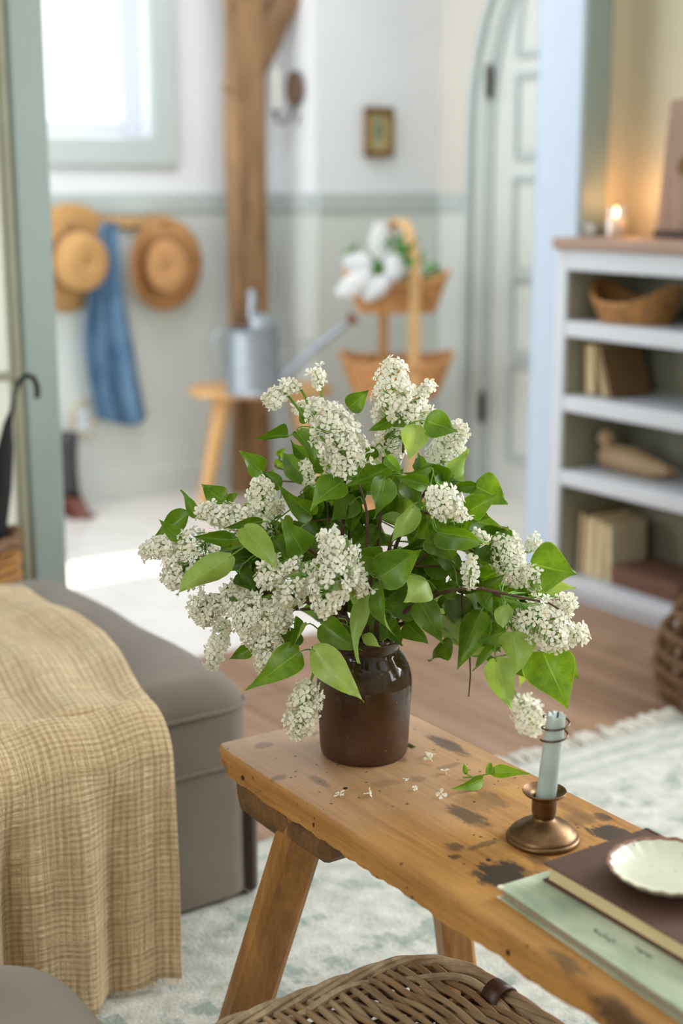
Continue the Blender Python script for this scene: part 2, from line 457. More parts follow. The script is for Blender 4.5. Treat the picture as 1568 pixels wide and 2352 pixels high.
for s_ in (1, -1):     # arched top lights of the leaf
    m = MB(); pp = []
    for i in range(9):
        a = math.pi/2*i/8; pp.append((3.782, dyc+s_*(.05+.19*math.cos(a)), 1.715+.42*math.sin(a)))
    m.tube(pp, .011, 6); m.tube([(3.782, dyc+s_*.05, 1.715), (3.782, dyc+s_*.24, 1.715)], .011, 6); m.tube([(3.782, dyc+s_*.05, 1.715), (3.782, dyc+s_*.05, 2.135)], .011, 6)
    obj('panel_moulding', m, M['sagemid'], leaf_o)
for z in (1.625, .335):
    m = MB(); m.tube([(3.752, 4.478, z-.052), (3.752, 4.478, z+.052)], .014, 10); m.tube([(3.752, 4.478, z-.066), (3.752, 4.478, z-.052)], .009, 8); m.tube([(3.752, 4.478, z+.052), (3.752, 4.478, z+.066)], .009, 8)
    obj('hinge', m, M['iron'], dr)
# partition wall
b = MB(); b.box(-1.8, 3.17, 0, 1.30, 3.33, 2.6); struct('wall_left', b, M['creamw'], smooth=False)
b = MB(); b.box(3.03, 3.17, 0, 3.95, 3.33, 2.6); struct('wall_right_end', b, M['cream'], smooth=False)
struct('wall_header', MB().box(1.30, 3.17, 2.25, 3.03, 3.33, 2.6), M['white'], smooth=False)
struct('wall_front', MB().box(-1.8, -2.35, 0, 3.34, -2.2, 2.6), M['cream'], smooth=False)
struct('wall_left_near', MB().box(-1.8, -2.2, 0, -1.6, 3.17, 2.6), M['cream'], smooth=False)
struct('wall_right', MB().box(3.22, -2.2, 0, 3.34, 3.17, 2.6), M['cream'], smooth=False)
# jamb linings and casings
t5 = struct('trim_5', MB().box(2.994, 3.155, 0, 3.03, 3.345, 2.25, bev=.004), plain('blue_white_paint', srgb(188, 201, 218), .42, var=.015), smooth=False)
struct('trim_6', MB().box(3.0, 3.145, 0, 3.105, 3.17, 2.33, bev=.004).box(3.0, 3.33, 0, 3.105, 3.355, 2.33, bev=.004), M['sage'], smooth=False)
struct('trim_7', MB().box(1.252, 3.145, 0, 1.338, 3.17, 2.33, bev=.006).box(1.30, 3.17, 0, 1.34, 3.34, 2.25).box(1.252, 3.33, 0, 1.338, 3.355, 2.33), M['sage'], smooth=False)
struct('trim_8', MB().box(1.338, 3.145, 2.25, 3.0, 3.17, 2.33, bev=.004), M['sage'], smooth=False)
# left wall of the near room: rail, and an olive strip painted as shadow beside the casing
m = MB(); m.box(-1.8, 3.160, .782, 1.238, 3.17, .802, bev=.003); m.box(1.232, 3.155, 0, 1.252, 3.17, 2.5, bev=.003)
struct('trim_9', m, plain('olive_rail_shade', srgb(150, 150, 126), .6), smooth=False)
# window
wn = MB()
fw = .112
for (x0, z0, x1, z1) in ((wx1, wz0-.105, wx1+fw, wz1+.1), (wx0-fw, wz0-.105, wx0, wz1+.1), (wx0, wz0-.105, wx1, wz0), (wx0, wz1, wx1, wz1+.1)):
    wn.box(x0, WY-.03, z0, x1, WY+.0, z1, bev=.004)
wo = struct('window_1', wn, M['sagemid'], smooth=False)
m = MB()
for (x0, z0, x1, z1) in ((wx1-.075, wz0, wx1, wz1), (wx0, wz0, wx0+.06, wz1), (wx0+.06, wz0+.007, wx1-.075, wz0+.065), (wx0+.06, wz1-.06, wx1-.075, wz1)):
    m.box(x0, WY+.07, z0, x1, WY+.12, z1, bev=.004)
obj('window_frame', m, M['bcwhite'], wo, smooth=False)
obj('window_sill', MB().box(wx0, WY+.0, wz0-.01, wx1, WY+.17, wz0+.006, bev=.003), M['bcwhite'], wo, smooth=False)
obj('pane', MB().box(wx0+.05, WY+.09, wz0+.05, wx1-.07, WY+.096, wz1-.05), M['pane'], wo, smooth=False)

# ================================================================== HALL THINGS
# timber post and brace
p = thing('timber_post', (2.93, 4.98, 0), 'rough brown timber post with a diagonal brace behind the stool', 'post')
def rough_prism(m, a, bb, wx, wy, ex, ey, n=18, seed=1, amp=.006):
    r = random.Random(seed); a = Vector(a); bb = Vector(bb); v = []; f = []
    for i in range(n+1):
        c = a.lerp(bb, i/n)
        for (sx, sy) in ((-1, -.7), (-.7, -1), (.7, -1), (1, -.7), (1, .7), (.7, 1), (-.7, 1), (-1, .7)):
            v.append(c+ex*(sx*wx/2+r.uniform(-amp, amp))+ey*(sy*wy/2+r.uniform(-amp, amp)))
    for i in range(n):
        for k in range(8): f.append((i*8+k, i*8+(k+1) % 8, i*8+8+(k+1) % 8, i*8+8+k))
    f += [tuple(reversed(range(8))), tuple(range(n*8, n*8+8))]; m.add(v, f)
X, Y, Z = Vector((1, 0, 0)), Vector((0, 1, 0)), Vector((0, 0, 1))
m = MB(); rough_prism(m, (2.925, 4.95, 0), (2.925, 4.95, 2.6), .15, .09, X, Y)
obj('post_shaft', m, M['post'], p)
m = MB(); dv = Vector((.27, 0, .27*1.02)).normalized()
rough_prism(m, (2.885, 4.952, 1.56), (3.42, 4.952, 2.45), .11, .078, Vector((.85, 0, -.53)), Y, 12, 4)
obj('brace', m, M['post'], p)
# wall reflector candle holder on the return wall
s = thing('wall_sconce', (3.163, 4.97, 1.55), 'brown oval metal wall sconce holding a white candle right of the post', 'wall sconce')
m = MB(); prof = []
n = 28; v = [(3.135, 4.935, 1.60)]; f = []
for ring, (rr, xx) in enumerate(((.6, 3.137), (.92, 3.143), (1, 3.135), (1, 3.150))):
    for k in range(n):
        a = 2*math.pi*k/n; v.append((xx, 4.935+.055*rr*math.cos(a), 1.60+.068*rr*math.sin(a)))
for k in range(n): f.append((0, 1+k, 1+(k+1) % n))
for r_ in range(3):
    for k in range(n): f.append((1+r_*n+k, 1+(r_+1)*n+k, 1+(r_+1)*n+(k+1) % n, 1+r_*n+(k+1) % n))
m.add(v, f); obj('reflector', m, plain('brown_tin', srgb(120, 96, 78), .5, .3, var=.3, scale=40), s)
cp = atx(633, 262, 3.06)
m = MB(); m.tube(bez((3.15, 4.95, 1.535), (3.12, 4.95, 1.45), (cp.x, cp.y, cp.z-.05), (cp.x, cp.y, cp.z)), .006, 8)
m.lathe([(.002, -.002), (.012, 0), (.022, .012), (.016, .013), (.0145, .03), (.011, .03), (.011, .006), (.002, .006)], 20, c=cp)
m.tube([(3.14, 4.9, 1.50), (3.13, 4.9, 1.46)], .005, 6); obj('bracket', m, M['iron'], s)
cd = MB().tube([cp+Z*.008, cp+Z*.17], .016, 16)
tag(obj('white_candle', cd, M['waxwhite']), 'plain white candle standing in the wall sconce', 'candle')
# small framed picture
p = thing('framed_picture', (3.456, 4.80, 1.34), 'small gilt-framed picture with a blue-green figure on the white wall', 'picture')
x0, x1, z0, z1 = 3.388, 3.526, 1.338, 1.533
m = MB()
for (a, c, b2, d2) in ((x0, z0, x0+.024, z1), (x1-.024, z0, x1, z1), (x0, z0, x1, z0+.026), (x0, z1-.026, x1, z1)):
    m.box(a, 4.785, c, b2, 4.812, d2, bev=.006)
obj('picture_frame', m, M['gilt'], p)
def painting():
    m = NT('small_painting'); c = m.coord(kind='UV'); sp = m.n('ShaderNodeSeparateXYZ'); m.l(c, sp.inputs[0])
    n = m.noise(c, 5, 4); dx = m.math('MULTIPLY', m.math('SUBTRACT', sp.outputs[0], .55), 2.8); dy = m.math('MULTIPLY', m.math('SUBTRACT', sp.outputs[1], .52), 1.6)
    d_ = m.math('ADD', m.math('ADD', m.math('MULTIPLY', dx, dx), m.math('MULTIPLY', dy, dy)), m.math('MULTIPLY', n, .6))
    m.col(m.ramp(d_, [(.3, srgb(70, 110, 104)), (.62, srgb(168, 168, 128)), (.9, srgb(206, 190, 140))])); return m.set(.5)
m = MB(); m.grid(lambda u, v: Vector((x0+.02+u*(x1-x0-.04), 4.806, z0+.02+v*(z1-z0-.04))), 1, 1)
obj('picture_canvas', m, painting(), p, smooth=False)
# peg rail, hats, denim
p = thing('peg_rail', (2.36, 5.11, 1.085), 'tan wooden peg rail screwed to the panelling under the window', 'peg rail')
obj('rail_board', MB().box(1.70, 5.09, 1.062, 2.65, 5.113, 1.112, bev=.008), M['peg'], p)
for x in (1.85, 2.21, 2.385, 2.60):
    m = MB(); m.tube([(x, 5.09, 1.085), (x, 5.03, 1.095), (x, 5.015, 1.105)], [.009, .009, .014], 10); obj('peg', m, M['peg'], p)
def hat(loc, R_, tilt, turn, label, mat, squash=1.0, crown=.62, fold=0):
    t = thing('straw_hat', loc, label, 'hat', 'straw hats on the peg rail')
    rot = Matrix.Translation(loc) @ Matrix.Rotation(turn, 4, 'Z') @ Matrix.Rotation(HP+tilt, 4, 'X')
    cr = R_*crown
    def brim(u, v):
        a = u*2*math.pi; r = cr*.93+(R_-cr*.93)*v
        z = -.012+.014*math.sin(2*a)*v-.02*v*v+fold*v*max(0, math.cos(a-math.pi))**2
        return rot @ Vector((r*math.cos(a)*.82, r*math.sin(a)*squash, z))
    m = MB(); m.grid(brim, 48, 8); obj('brim', m, mat, t, mods=[('SOLIDIFY', dict(thickness=.004))])
    def crn(u, v):
        a = u*2*math.pi
        if v < .6: r = cr*(1-.10*v/.6); z = .10*v/.6
        else:
            w = (v-.6)/.4; r = cr*.9*math.cos(w*HP*.98); z = .10+.03*math.sin(w*HP)-.02*w*w
        return rot @ Vector((r*math.cos(a)*.82, r*math.sin(a)*squash, z-.012))
    m = MB(); m.grid(crn, 48, 14); obj('crown', m, mat, t, mods=[('SOLIDIFY', dict(thickness=.004))])
    m = MB()
    m.grid(lambda u, v: rot @ Vector(((cr*1.01-.004*v)*math.cos(u*2*math.pi)*.82, (cr*1.01-.004*v)*math.sin(u*2*math.pi)*squash, -.008+.03*v)), 40, 2)
    obj('hat_shade_band', m, M['hatshade'], t)  # brown band: shade round the crown put into colour
    return t
hat(Vector((2.225, 5.04, .955)), .222, .12, .12, 'wide straw hat with a brown shading band hanging beside the door frame', M['straw'], .92, .56)
hat(Vector((2.60, 5.03, .925)), .180, .05, -.35, 'straw hat with upturned left brim hanging nearest the timber post', M['strawdark'], 1.0, .60, .12)
def clothf(u, v):
    w = .028+.075*min(1, v*1.6)+.01*v
    x = 2.375-.05*math.sin(v*2.6)*(1-.25*v)+.05*v*v+(u-.5)*2*w
    y = 5.055-.018*math.sin(u*15+v*3)*(.4+v)-.01*math.cos(u*7)
    return Vector((x, y, 1.09-v*.765+.018*math.cos(u*5)*v))
m = MB(); m.grid(clothf, 36, 40)
tag(obj('denim_apron', m, M['denim'], mods=[('SOLIDIFY', dict(thickness=.008))]), 'blue denim apron hanging in folds from the peg rail between the hats', 'apron')
# ornate socket plate
p = thing('wall_socket', (2.262, 5.11, .27), 'ornate off-white wall socket plate low under the denim apron', 'wall socket')
m = MB(); cx, cz = 2.262, .337
for rr, w_, h_ in ((.0, .044, .068),):
    m.tube([(cx+w_*math.cos(a*2*math.pi/32)*(1+.08*math.cos(a*2*math.pi/32*8)), 5.105, cz+h_*math.sin(a*2*math.pi/32)*(1+.08*math.cos(a*2*math.pi/32*8))) for a in range(33)], .008, 6, caps=False)
obj('plate_rim', m, plain('antique_gilt_cream', srgb(206, 194, 160), .5), p)
obj('plate', MB().box(cx-.034, 5.10, cz-.055, cx+.034, 5.113, cz+.055, bev=.004), M['bcwhite'], p)
for dz in (-.024, .024): obj('socket', MB().box(cx-.014, 5.096, cz+dz-.012, cx+.014, 5.102, cz+dz+.012, bev=.003), M['waxwhite'], p)
# rubber boots
def boot(x, y, label):
    t = thing('tall_boot', (x, y, 0), label, 'boot', 'tall boots against the hall wall')
    m = MB()
    def sh(u, v):
        a = u*2*math.pi; r = .048+.008*v-.006*math.sin(v*3); return Vector((x+r*math.cos(a)*.9, y+r*math.sin(a)*1.15+.01*v, .07+.235*v))
    m.grid(sh, 20, 8); obj('shaft', m, M['rubber'], t, mods=[('SOLIDIFY', dict(thickness=.006))])
    m = MB()
    def ft(u, v):
        a = u*2*math.pi; L = .14*max(0, -math.sin(a))+.05
        k = math.sin(min(1, v*1.0)*HP)
        return Vector((x+.048*math.cos(a)*(1-.15*v), y+(L*-1 if math.sin(a) < 0 else .055)*abs(math.sin(a))*(1-.55*v if math.sin(a) < 0 else 1), .008+.085*k*(1-.3*max(0, -math.sin(a)))))
    m.grid(ft, 28, 6); obj('foot', m, M['redbrown'], t)
    obj('sole', MB().box(x-.046, y-.155, 0, x+.046, y+.06, .014, bev=.006), M['redbrown'], t)
boot(2.145, 5.01, 'dark tall boot with red-brown foot nearest the door frame')
boot(2.02, 5.02, 'dark tall boot mostly hidden behind the sage door frame')
# stool
st = thing('wooden_stool', (2.79, 4.62, 0), 'pale wooden stool with splayed legs carrying the watering can', 'stool')
def seatf(m, cx, cy, rx, ry, z0, z1, n=40, pw=3.2):
    v = []; f = []
    for (z, k) in ((z0, .965), (z0+.008, 1), (z1-.008, 1), (z1, .975)):
        for i in range(n):
            a = 2*math.pi*i/n; c_, s_ = math.cos(a), math.sin(a)
            v.append((cx+rx*k*math.copysign(abs(c_)**(2/pw), c_), cy+ry*k*math.copysign(abs(s_)**(2/pw), s_), z))
    for j in range(3):
        for i in range(n): f.append((j*n+i, j*n+(i+1) % n, (j+1)*n+(i+1) % n, (j+1)*n+i))
    f += [tuple(reversed(range(n))), tuple(range(3*n, 4*n))]; m.add(v, f)
sa, sb = atz(432, 900, .46), atz(760, 893, .46)
sc_ = (atz(432, 890, .46)+atz(762, 890, .46))/2
m = MB()
ang = math.atan2(sb.y-sa.y, sb.x-sa.x)
seatf(m, 0, 0, (sb-sa).length/2, .15, .435, .468)
rotm = Matrix.Translation((sc_.x, sc_.y, 0)) @ Matrix.Rotation(ang, 4, 'Z')
m.v = [rotm @ p_ for p_ in m.v]
obj('seat', m, M['stool'], st, angle=40)
for (a, b2, c, d2) in ((-.145, -.07, -.24, -.13), (.145, -.07, .24, -.13), (-.145, .07, -.22, .13), (.145, .07, .22, .13)):
    m = MB(); m.tube([rotm @ Vector((a, b2, .44)), rotm @ Vector((c, d2, 0))], [.032, .024], 8); obj('leg', m, M['stool'], st)
# watering can standing on the stool
wb = atz(581, 900, .468)
wcx, wcy = wb.x-.01, wb.y-.02
wcan = thing('watering_can', (wcx, wcy, .468), 'galvanised watering can with long spout standing on the wooden stool', 'watering can')
m = MB(); m.lathe([(.002, .003), (.098, .003), (.104, 0), (.106, .008), (.101, .014), (.098, .12), (.098, .226), (.103, .23), (.103, .238), (.098, .24), (.094, .236)], 40, c=(wcx, wcy, .468))
obj('body', m, M['zinc'], wcan)
m = MB()
def dome(u, v):
    a = -HP*.0+u*math.pi-HP; r = .098
    w = v*HP
    return Vector((wcx+.02*0+SR.x*0+r*math.cos(a+0)*math.cos(w), wcy+r*math.sin(a)*math.cos(w), .706+.062*math.sin(w)))
m.grid(lambda u, v: Vector((wcx, wcy, .706))+(SR*math.cos(u*math.pi-HP)+SF*math.sin(u*math.pi-HP))*.098*math.cos(v*HP)+Z*.066*math.sin(v*HP), 20, 8)
obj('hood', m, M['zinc'], wcan, mods=[('SOLIDIFY', dict(thickness=.004))])
c0 = Vector((wcx, wcy, .468))
m = MB(); m.tube(bez(c0-SR*.10+Z*.225, c0-SR*.15+Z*.245, c0-SR*.155+Z*.18, c0-SR*.10+Z*.1), .007, 8)
obj('back_handle', m, M['zinc'], wcan)
m = MB()
hp_ = bez(c0-SR*.045+Z*.24, c0-SR*.04+Z*.40, c0+SR*.05+Z*.46, c0+SR*.035+Z*.27, 14)
m.tube(bez(c0+SF*.05+Z*.26, c0+SF*.05+Z*.41, c0-SF*.05+Z*.41, c0-SF*.05+Z*.28, 14), .0135, 10)
obj('top_handle', m, M['zinc'], wcan)
ts = c0+SR*.355+Z*.262
m = MB(); m.tube([c0+SR*.085+Z*.035, c0+SR*.14+Z*.085, c0+SR*.25+Z*.18, ts], [.028, .022, .016, .013], 14); obj('spout', m, M['zinc'], wcan)
m = MB(); dv = (SR*.75+Z*.66).normalized(); m.tube([ts-dv*.002, ts+dv*.012, ts+dv*.03, ts+dv*.034], [.014, .018, .027, .024], 16); obj('rose', m, M['rust'], wcan)
m = MB(); m.tube([c0+SR*.10+Z*.19, c0+SR*.25+Z*.185], .005, 6); obj('spout_brace', m, M['zinc'], wcan)

# two-tier basket stand
BX, BY = 3.27, 4.42
bc0 = Vector((BX, BY, 0))
tb = thing('basket_stand', (BX, BY, 0), 'tall orange chip-wood stand of two oblong baskets under one hooped handle', 'basket stand')
A1, A2 = SR, SF
def chip_basket(z0, z1, rx0, rx1, ry0, ry1):
    n = 14
    for k in range(5):
        t = (k+.5)/5; z = z0+(z1-z0)*t; rx = rx0+(rx1-rx0)*t; ry = ry0+(ry1-ry0)*t
        hh = (z1-z0)/5*.46
        m = MB()
        def g(u, v, rx=rx, ry=ry, z=z, hh=hh, k=k):
            a = u*2*math.pi; wv = .004*math.sin(u*2*math.pi*12+(k % 2)*math.pi)
            ca, sa_ = math.cos(a), math.sin(a)
            return bc0+A1*(math.copysign(abs(ca)**.6, ca)*(rx+wv))+A2*(math.copysign(abs(sa_)**.6, sa_)*(ry+wv))+Z*(z+(v-.5)*2*hh+(.03*abs(ca)**3 if 1 else 0))
        m.grid(g, 72, 1); obj('chip_strip', m, M['chip'], tb, mods=[('SOLIDIFY', dict(thickness=.003))])
    for i in range(24):
        a = 2*math.pi*i/24; ca, sa_ = math.cos(a), math.sin(a)
        def P(rx, ry, z, o=.004): return bc0+A1*(math.copysign(abs(ca)**.6, ca)*(rx+o))+A2*(math.copysign(abs(sa_)**.6, sa_)*(ry+o))+Z*(z+.03*abs(ca)**3)
        m = MB(); m.tube([P(rx0, ry0, z0), P(rx1, ry1, z1)], .006, 5); obj('stake', m, M['chip'], tb)
    m = MB()
    m.tube([bc0+A1*(math.copysign(abs(math.cos(a))**.6, math.cos(a))*(rx1+.004))+A2*(math.copysign(abs(math.sin(a))**.6, math.sin(a))*(ry1+.004))+Z*(z1+.03*abs(math.cos(a))**3) for a in [2*math.pi*i/48 for i in range(49)]], .010, 8, caps=False)
    obj('rim', m, M['chip'], tb)
    m = MB(); seatf(m, 0, 0, rx0, ry0, z0, z0+.008, 32, 3.3)
    m.v = [bc0+A1*p_.x+A2*p_.y+Z*p_.z for p_ in m.v]; obj('basket_base', m, M['chip'], tb)
chip_basket(.755, .875, .15, .19, .10, .135)
chip_basket(.435, .565, .165, .21, .12, .155)
def strap(pts, w, th, name='hoop'):
    m = MB(); v = []; f = []
    for i, p_ in enumerate(pts):
        t = (pts[min(i+1, len(pts)-1)]-pts[max(i-1, 0)]).normalized()
        nn = t.cross(A1+A2*0).normalized() if False else t.cross(WD).normalized()
        v += [p_+WD*w/2+nn*th, p_-WD*w/2+nn*th, p_-WD*w/2-nn*th, p_+WD*w/2-nn*th]
    for i in range(len(pts)-1):
        for k in range(4): f.append((i*4+k, i*4+(k+1) % 4, i*4+4+(k+1) % 4, i*4+4+k))
    f += [(3, 2, 1, 0), tuple(len(v)-4+k for k in range(4))]; m.add(v, f); return obj(name, m, M['chiplight'], tb, angle=50)
# hoop spans the short way (front to back) a little turned, so that it reads as an arch
HD = (A1*.40-A2*.92).normalized(); WD = (A1*.92+A2*.40).normalized()
hr = .16
up = [bc0+HD*hr*1.0+Z*.0, bc0+HD*hr*1.02+Z*.5, bc0+HD*hr*1.0+Z*.9]
HX = A1; hoop = []
f0 = bc0+A1*.062-A2*.145; f1 = bc0-A1*.045+A2*.145
WD = A1*.94+A2*.34; WD.normalize()
pts = [f0+Z*z for z in (.0, .2, .4, .6, .8, .92)]
top = bez(f0+Z*.92, f0+Z*1.16-(f0-bc0)*.35, f1+Z*1.16-(f1-bc0)*.35, f1+Z*.92, 14)
pts += top[1:]; pts += [f1+Z*z for z in (.8, .6, .4, .2, .0)]
strap(pts, .042, .005)
obj('foot_board', MB().box(BX-.16, BY-.13, 0, BX+.16, BY+.13, .02, bev=.006), M['chip'], tb)

# ================================================================== BOOKCASE
bk = thing('bookcase', (3.06, 2.6, 0), 'low white open bookcase with a brown wooden top', 'bookcase')
FX, BKX, YL, YR = 2.903, 3.215, 3.14, 1.75
obj('top_board', MB().box(FX-.018, YR, 1.045, BKX, YL+.004, 1.078, bev=.006), M['shelftop'], bk, label='brown wooden top board')
obj('side_panel', MB().box(FX, YL-.045, 0, BKX, YL, 1.045, bev=.003), M['bcwhite'], bk, smooth=False)
obj('side_panel', MB().box(FX, YR, 0, BKX, YR+.045, 1.045, bev=.003), M['bcwhite'], bk, smooth=False)
obj('top_rail', MB().box(FX, YR+.045, .985, BKX-.02, YL-.045, 1.045, bev=.003), M['bcwhite'], bk, smooth=False)
SH = ((.792, .838), (.572, .618), (.348, .392), (.03, .066))
for (z0, z1) in SH:
    s_ = obj('shelf', MB().box(FX+.002, YR+.045, z0, BKX-.02, YL-.045, z1, bev=.003), M['bcwhite'], bk, smooth=False)
obj('back_panel', MB().box(BKX-.02, YR+.04, .02, BKX-.005, YL-.04, 1.04), M['bcinner'], bk, smooth=False)
obj('kick_board', MB().box(FX+.02, YR+.045, 0, FX+.04, YL-.045, .03), M['bcwhite'], bk, smooth=False)
obj('side_lining', MB().box(FX+.012, YL-.0475, .066, BKX-.02, YL-.045, .985), M['bcinner'], bk, smooth=False)

# on the top: candle in glass jar, tealights, leaning board
def glass_cup(name, c, r, h, label, cat):
    t = thing(name, c, label, cat)
    m = MB(); m.lathe([(.001, .0), (r*.92, .0), (r, .004), (r, h), (r-.0025, h), (r-.0028, .008), (.001, .007)], 32, c=c)
    obj('glass', m, M['glassy'], t); return t
cj = Vector((3.085, 3.085, 1.078))
t = glass_cup('glass_candle_jar', cj, .036, .085, 'clear glass jar holding the lit candle on the bookcase', 'candle jar')
m = MB(); m.lathe([(.001, 0), (.029, 0), (.030, .003), (.030, .040), (.028, .043), (.001, .041)], 28, c=cj+Z*.0075)
t2 = obj('lit_candle', m, plain('pillar_wax', srgb(240, 226, 196), .4, Subsurface_Weight=.4)); tag(t2, 'short cream candle burning inside the glass jar', 'candle')
m = MB(); m.tube([cj+Z*.047, cj+Z*.058], .0012, 6); obj('wick', m, M['black'], t2)
fm = NT('flame'); fm.b.inputs['Emission Color'].default_value = (1, .52, .16, 1); fm.b.inputs['Emission Strength'].default_value = 25; fm.b.inputs['Base Color'].default_value = (1, .6, .2, 1)
m = MB(); m.lathe([(.0005, 0), (.0042, .005), (.005, .010), (.0032, .019), (.0004, .029)], 12, c=cj+Z*.056); obj('flame', m, fm.m, t2)
pl = bpy.data.objects.new('candle_light', bpy.data.lights.new('candle_light', 'POINT')); COL.objects.link(pl)
pl.location = cj+Z*.115+Vector((.02, -.05, 0)); pl.data.energy = .55; pl.data.color = (1, .48, .16); pl.data.shadow_soft_size = .012
for (c, r, h, lab) in ((Vector((3.08, 3.135-.0+.0, 1.078)), .0, 0, None), (Vector((3.02, 3.125, 1.078)), .022, .036, 'tiny clear glass tealight at the left end of the bookcase top'), (Vector((3.165, 3.125, 1.078)), .021, .026, 'small greenish glass votive between the tealight and candle jar')):
    if lab: glass_cup('glass_votive', c, r, h, lab, 'votive')
lb = thing('leaning_board', (3.13, 2.86, 1.078), 'dark brown wooden board with a dark round spot leaning on the wall', 'board')
bm_ = wood('old_board_wood', srgb(112, 86, 70), srgb(176, 146, 126), 2, 12, .6)
m = MB(); mt = Matrix.Translation((3.10, 2.945, 1.079)) @ Matrix.Rotation(math.radians(6), 4, 'Y')
m.box(0, -.40, 0, .018, 0, .385, bev=.004, mat=mt); lbo = obj('board_panel', m, bm_, lb)
m = MB(); m.tube([mt @ Vector((-.003, -.085, .20)), mt @ Vector((.001, -.085, .20))], .028, 20); obj('dark_knot', m, M['bookdark'], lb)
m = MB(); m.box(-.006, -.40, 0, .0, 0, .022, bev=.002, mat=mt); obj('bottom_batten', m, M['iron'], lb)
# boat shaped wicker tray on the first shelf
def wovenboat(c, rl, rw, h, label):
    t = thing('wicker_tray', c, label, 'basket')
    for k in range(6):
        tt = k/5; m = MB()
        def q(a, tt=tt): return Vector(c)+Vector((math.sin(a)*rw*(.75+.25*tt), math.cos(a)*rl*(.78+.22*tt), .008+h*tt*(.62+.75*abs(math.cos(a))**3)))
        m.tube([q(2*math.pi*i/48)+Vector((0, 0, .003*(-1)**i)) for i in range(49)], .0085, 6, caps=False); obj('willow_row', m, M['wickerbrown'], t)
    for i in range(28):
        a = 2*math.pi*i/28; m = MB()
        m.tube([Vector(c)+Vector((math.sin(a)*rw*(.75+.25*x), math.cos(a)*rl*(.78+.22*x), .004+h*x*(.62+.75*abs(math.cos(a))**3))) for x in (0, .5, 1)], .004, 5); obj('stake', m, M['wickerdark'], t)
    m = MB(); m.lathe([(.001, 0), (1, 0), (1, .008), (.001, .008)], 32); m.v = [Vector(c)+Vector((p_.x*rw*.76, p_.y*rl*.79, p_.z)) for p_ in m.v]; obj('tray_base', m, M['wickerdark'], t)
wovenboat((3.03, 2.935, .838), .148, .10, .075, 'boat-shaped brown wicker tray on the upper shelf')
def book(c, w, h, th, lean, label, cover, group, yaw=0):
    """upright book, fore edge showing towards -x; c = foot of the left (far) cover, y is thickness"""
    t = thing('shelf_book', c, label, 'book', group)
    mt = Matrix.Translation(c) @ Matrix.Rotation(lean, 4, 'X')
    obj('page_block', MB().box(.006, -th+.003, .003, w-.004, -.003, h-.003, mat=mt), M['paper'], t, smooth=False)
    m = MB(); m.box(0, -.003, 0, w, 0, h, bev=.001, mat=mt); m.box(0, -th, 0, w, -th+.003, h, bev=.001, mat=mt); m.box(w-.004, -th, 0, w, 0, h, bev=.001, mat=mt)
    obj('cover', m, cover, t, smooth=False); return t
G2 = 'books leaning on the second shelf'
book(Vector((2.97, 3.072, .6185)), .14, .150, .045, math.radians(-4), 'thick tan-edged book upright at the left of the second shelf', plain('tan_cloth', srgb(160, 130, 84), .8), G2)
book(Vector((2.965, 2.995, .6185)), .15, .150, .022, math.radians(-15), 'thin pale-edged book leaning on the thick one', plain('pale_cloth', srgb(196, 178, 132), .8), G2)
book(Vector((2.955, 2.962, .6185)), .17, .15, .016, math.radians(-20), 'large olive-brown book leaning outermost on the second shelf', M['bookdark'], G2)
# wooden decoy duck on the third shelf
dk = thing('decoy_duck', (3.03, 2.924, .392), 'carved wooden decoy duck on the third shelf', 'decoy duck')
dm = wood('decoy_wood', srgb(140, 112, 84), srgb(196, 170, 130), 1, 10, .6)
m = MB()
m.tube([(3.03, 3.049, .425), (3.03, 3.034, .43), (3.03, 2.984, .435), (3.03, 2.914, .433), (3.03, 2.844, .425), (3.03, 2.784, .425), (3.03, 2.749, .43)], [.006, .030, .040, .041, .033, .018, .006], 18); obj('body', m, dm, dk)
m = MB(); m.tube([(3.03, 3.019, .45), (3.03, 3.024, .468), (3.03, 3.029, .478)], [.024, .02, .022], 14); m.tube([(3.03, 2.999, .484), (3.03, 3.009, .486), (3.03, 3.034, .487), (3.03, 3.056, .482), (3.03, 3.062, .480)], [.006, .022, .029, .016, .006], 16); obj('head', m, dm, dk)
m = MB(); m.tube([(3.03, 3.056, .478), (3.03, 3.082, .474), (3.03, 3.088, .474)], [.010, .008, .003], 10); obj('bill', m, M['bookbrown'], dk)
m = MB(); m.tube([(3.03, 2.774, .427), (3.03, 2.739, .425)], [.016, .004], 10); obj('tail_tip', m, M['bookdark'], dk)
# books on the bottom shelf
G4 = 'books standing on the bottom shelf'
yy = 3.088
for i, (th, h, lean, lab, cc) in enumerate(((.030, .19, 1, 'dark brown spine-dark book first at the left of the bottom shelf', M['bookdark']), (.040, .182, 1, 'thick cream-edged book second on the bottom shelf', M['paper']), (.034, .178, 1, 'cream-edged book third on the bottom shelf', plain('sand_cloth', srgb(200, 178, 138), .8)), (.030, .172, -3, 'pale book at the right end of the upright row, tilting outward', plain('stone_cloth', srgb(206, 194, 164), .8)))):
    book(Vector((2.975, yy, .0665)), .15, h, th, math.radians(lean), lab, cc, G4); yy -= th+(.012 if i >= 2 else .004)
bx = thing('flat_box', (3.05, 2.80, .066), 'flat brown box lying beside the upright books on the bottom shelf', 'box')
obj('box_base', MB().box(2.965, 2.66, .0665, 3.14, 2.925, .105, bev=.003), M['bookbrown'], bx, smooth=False)
obj('box_lid', MB().box(2.960, 2.655, .088, 3.145, 2.93, .122, bev=.004), M['bookbrown'], bx, smooth=False)
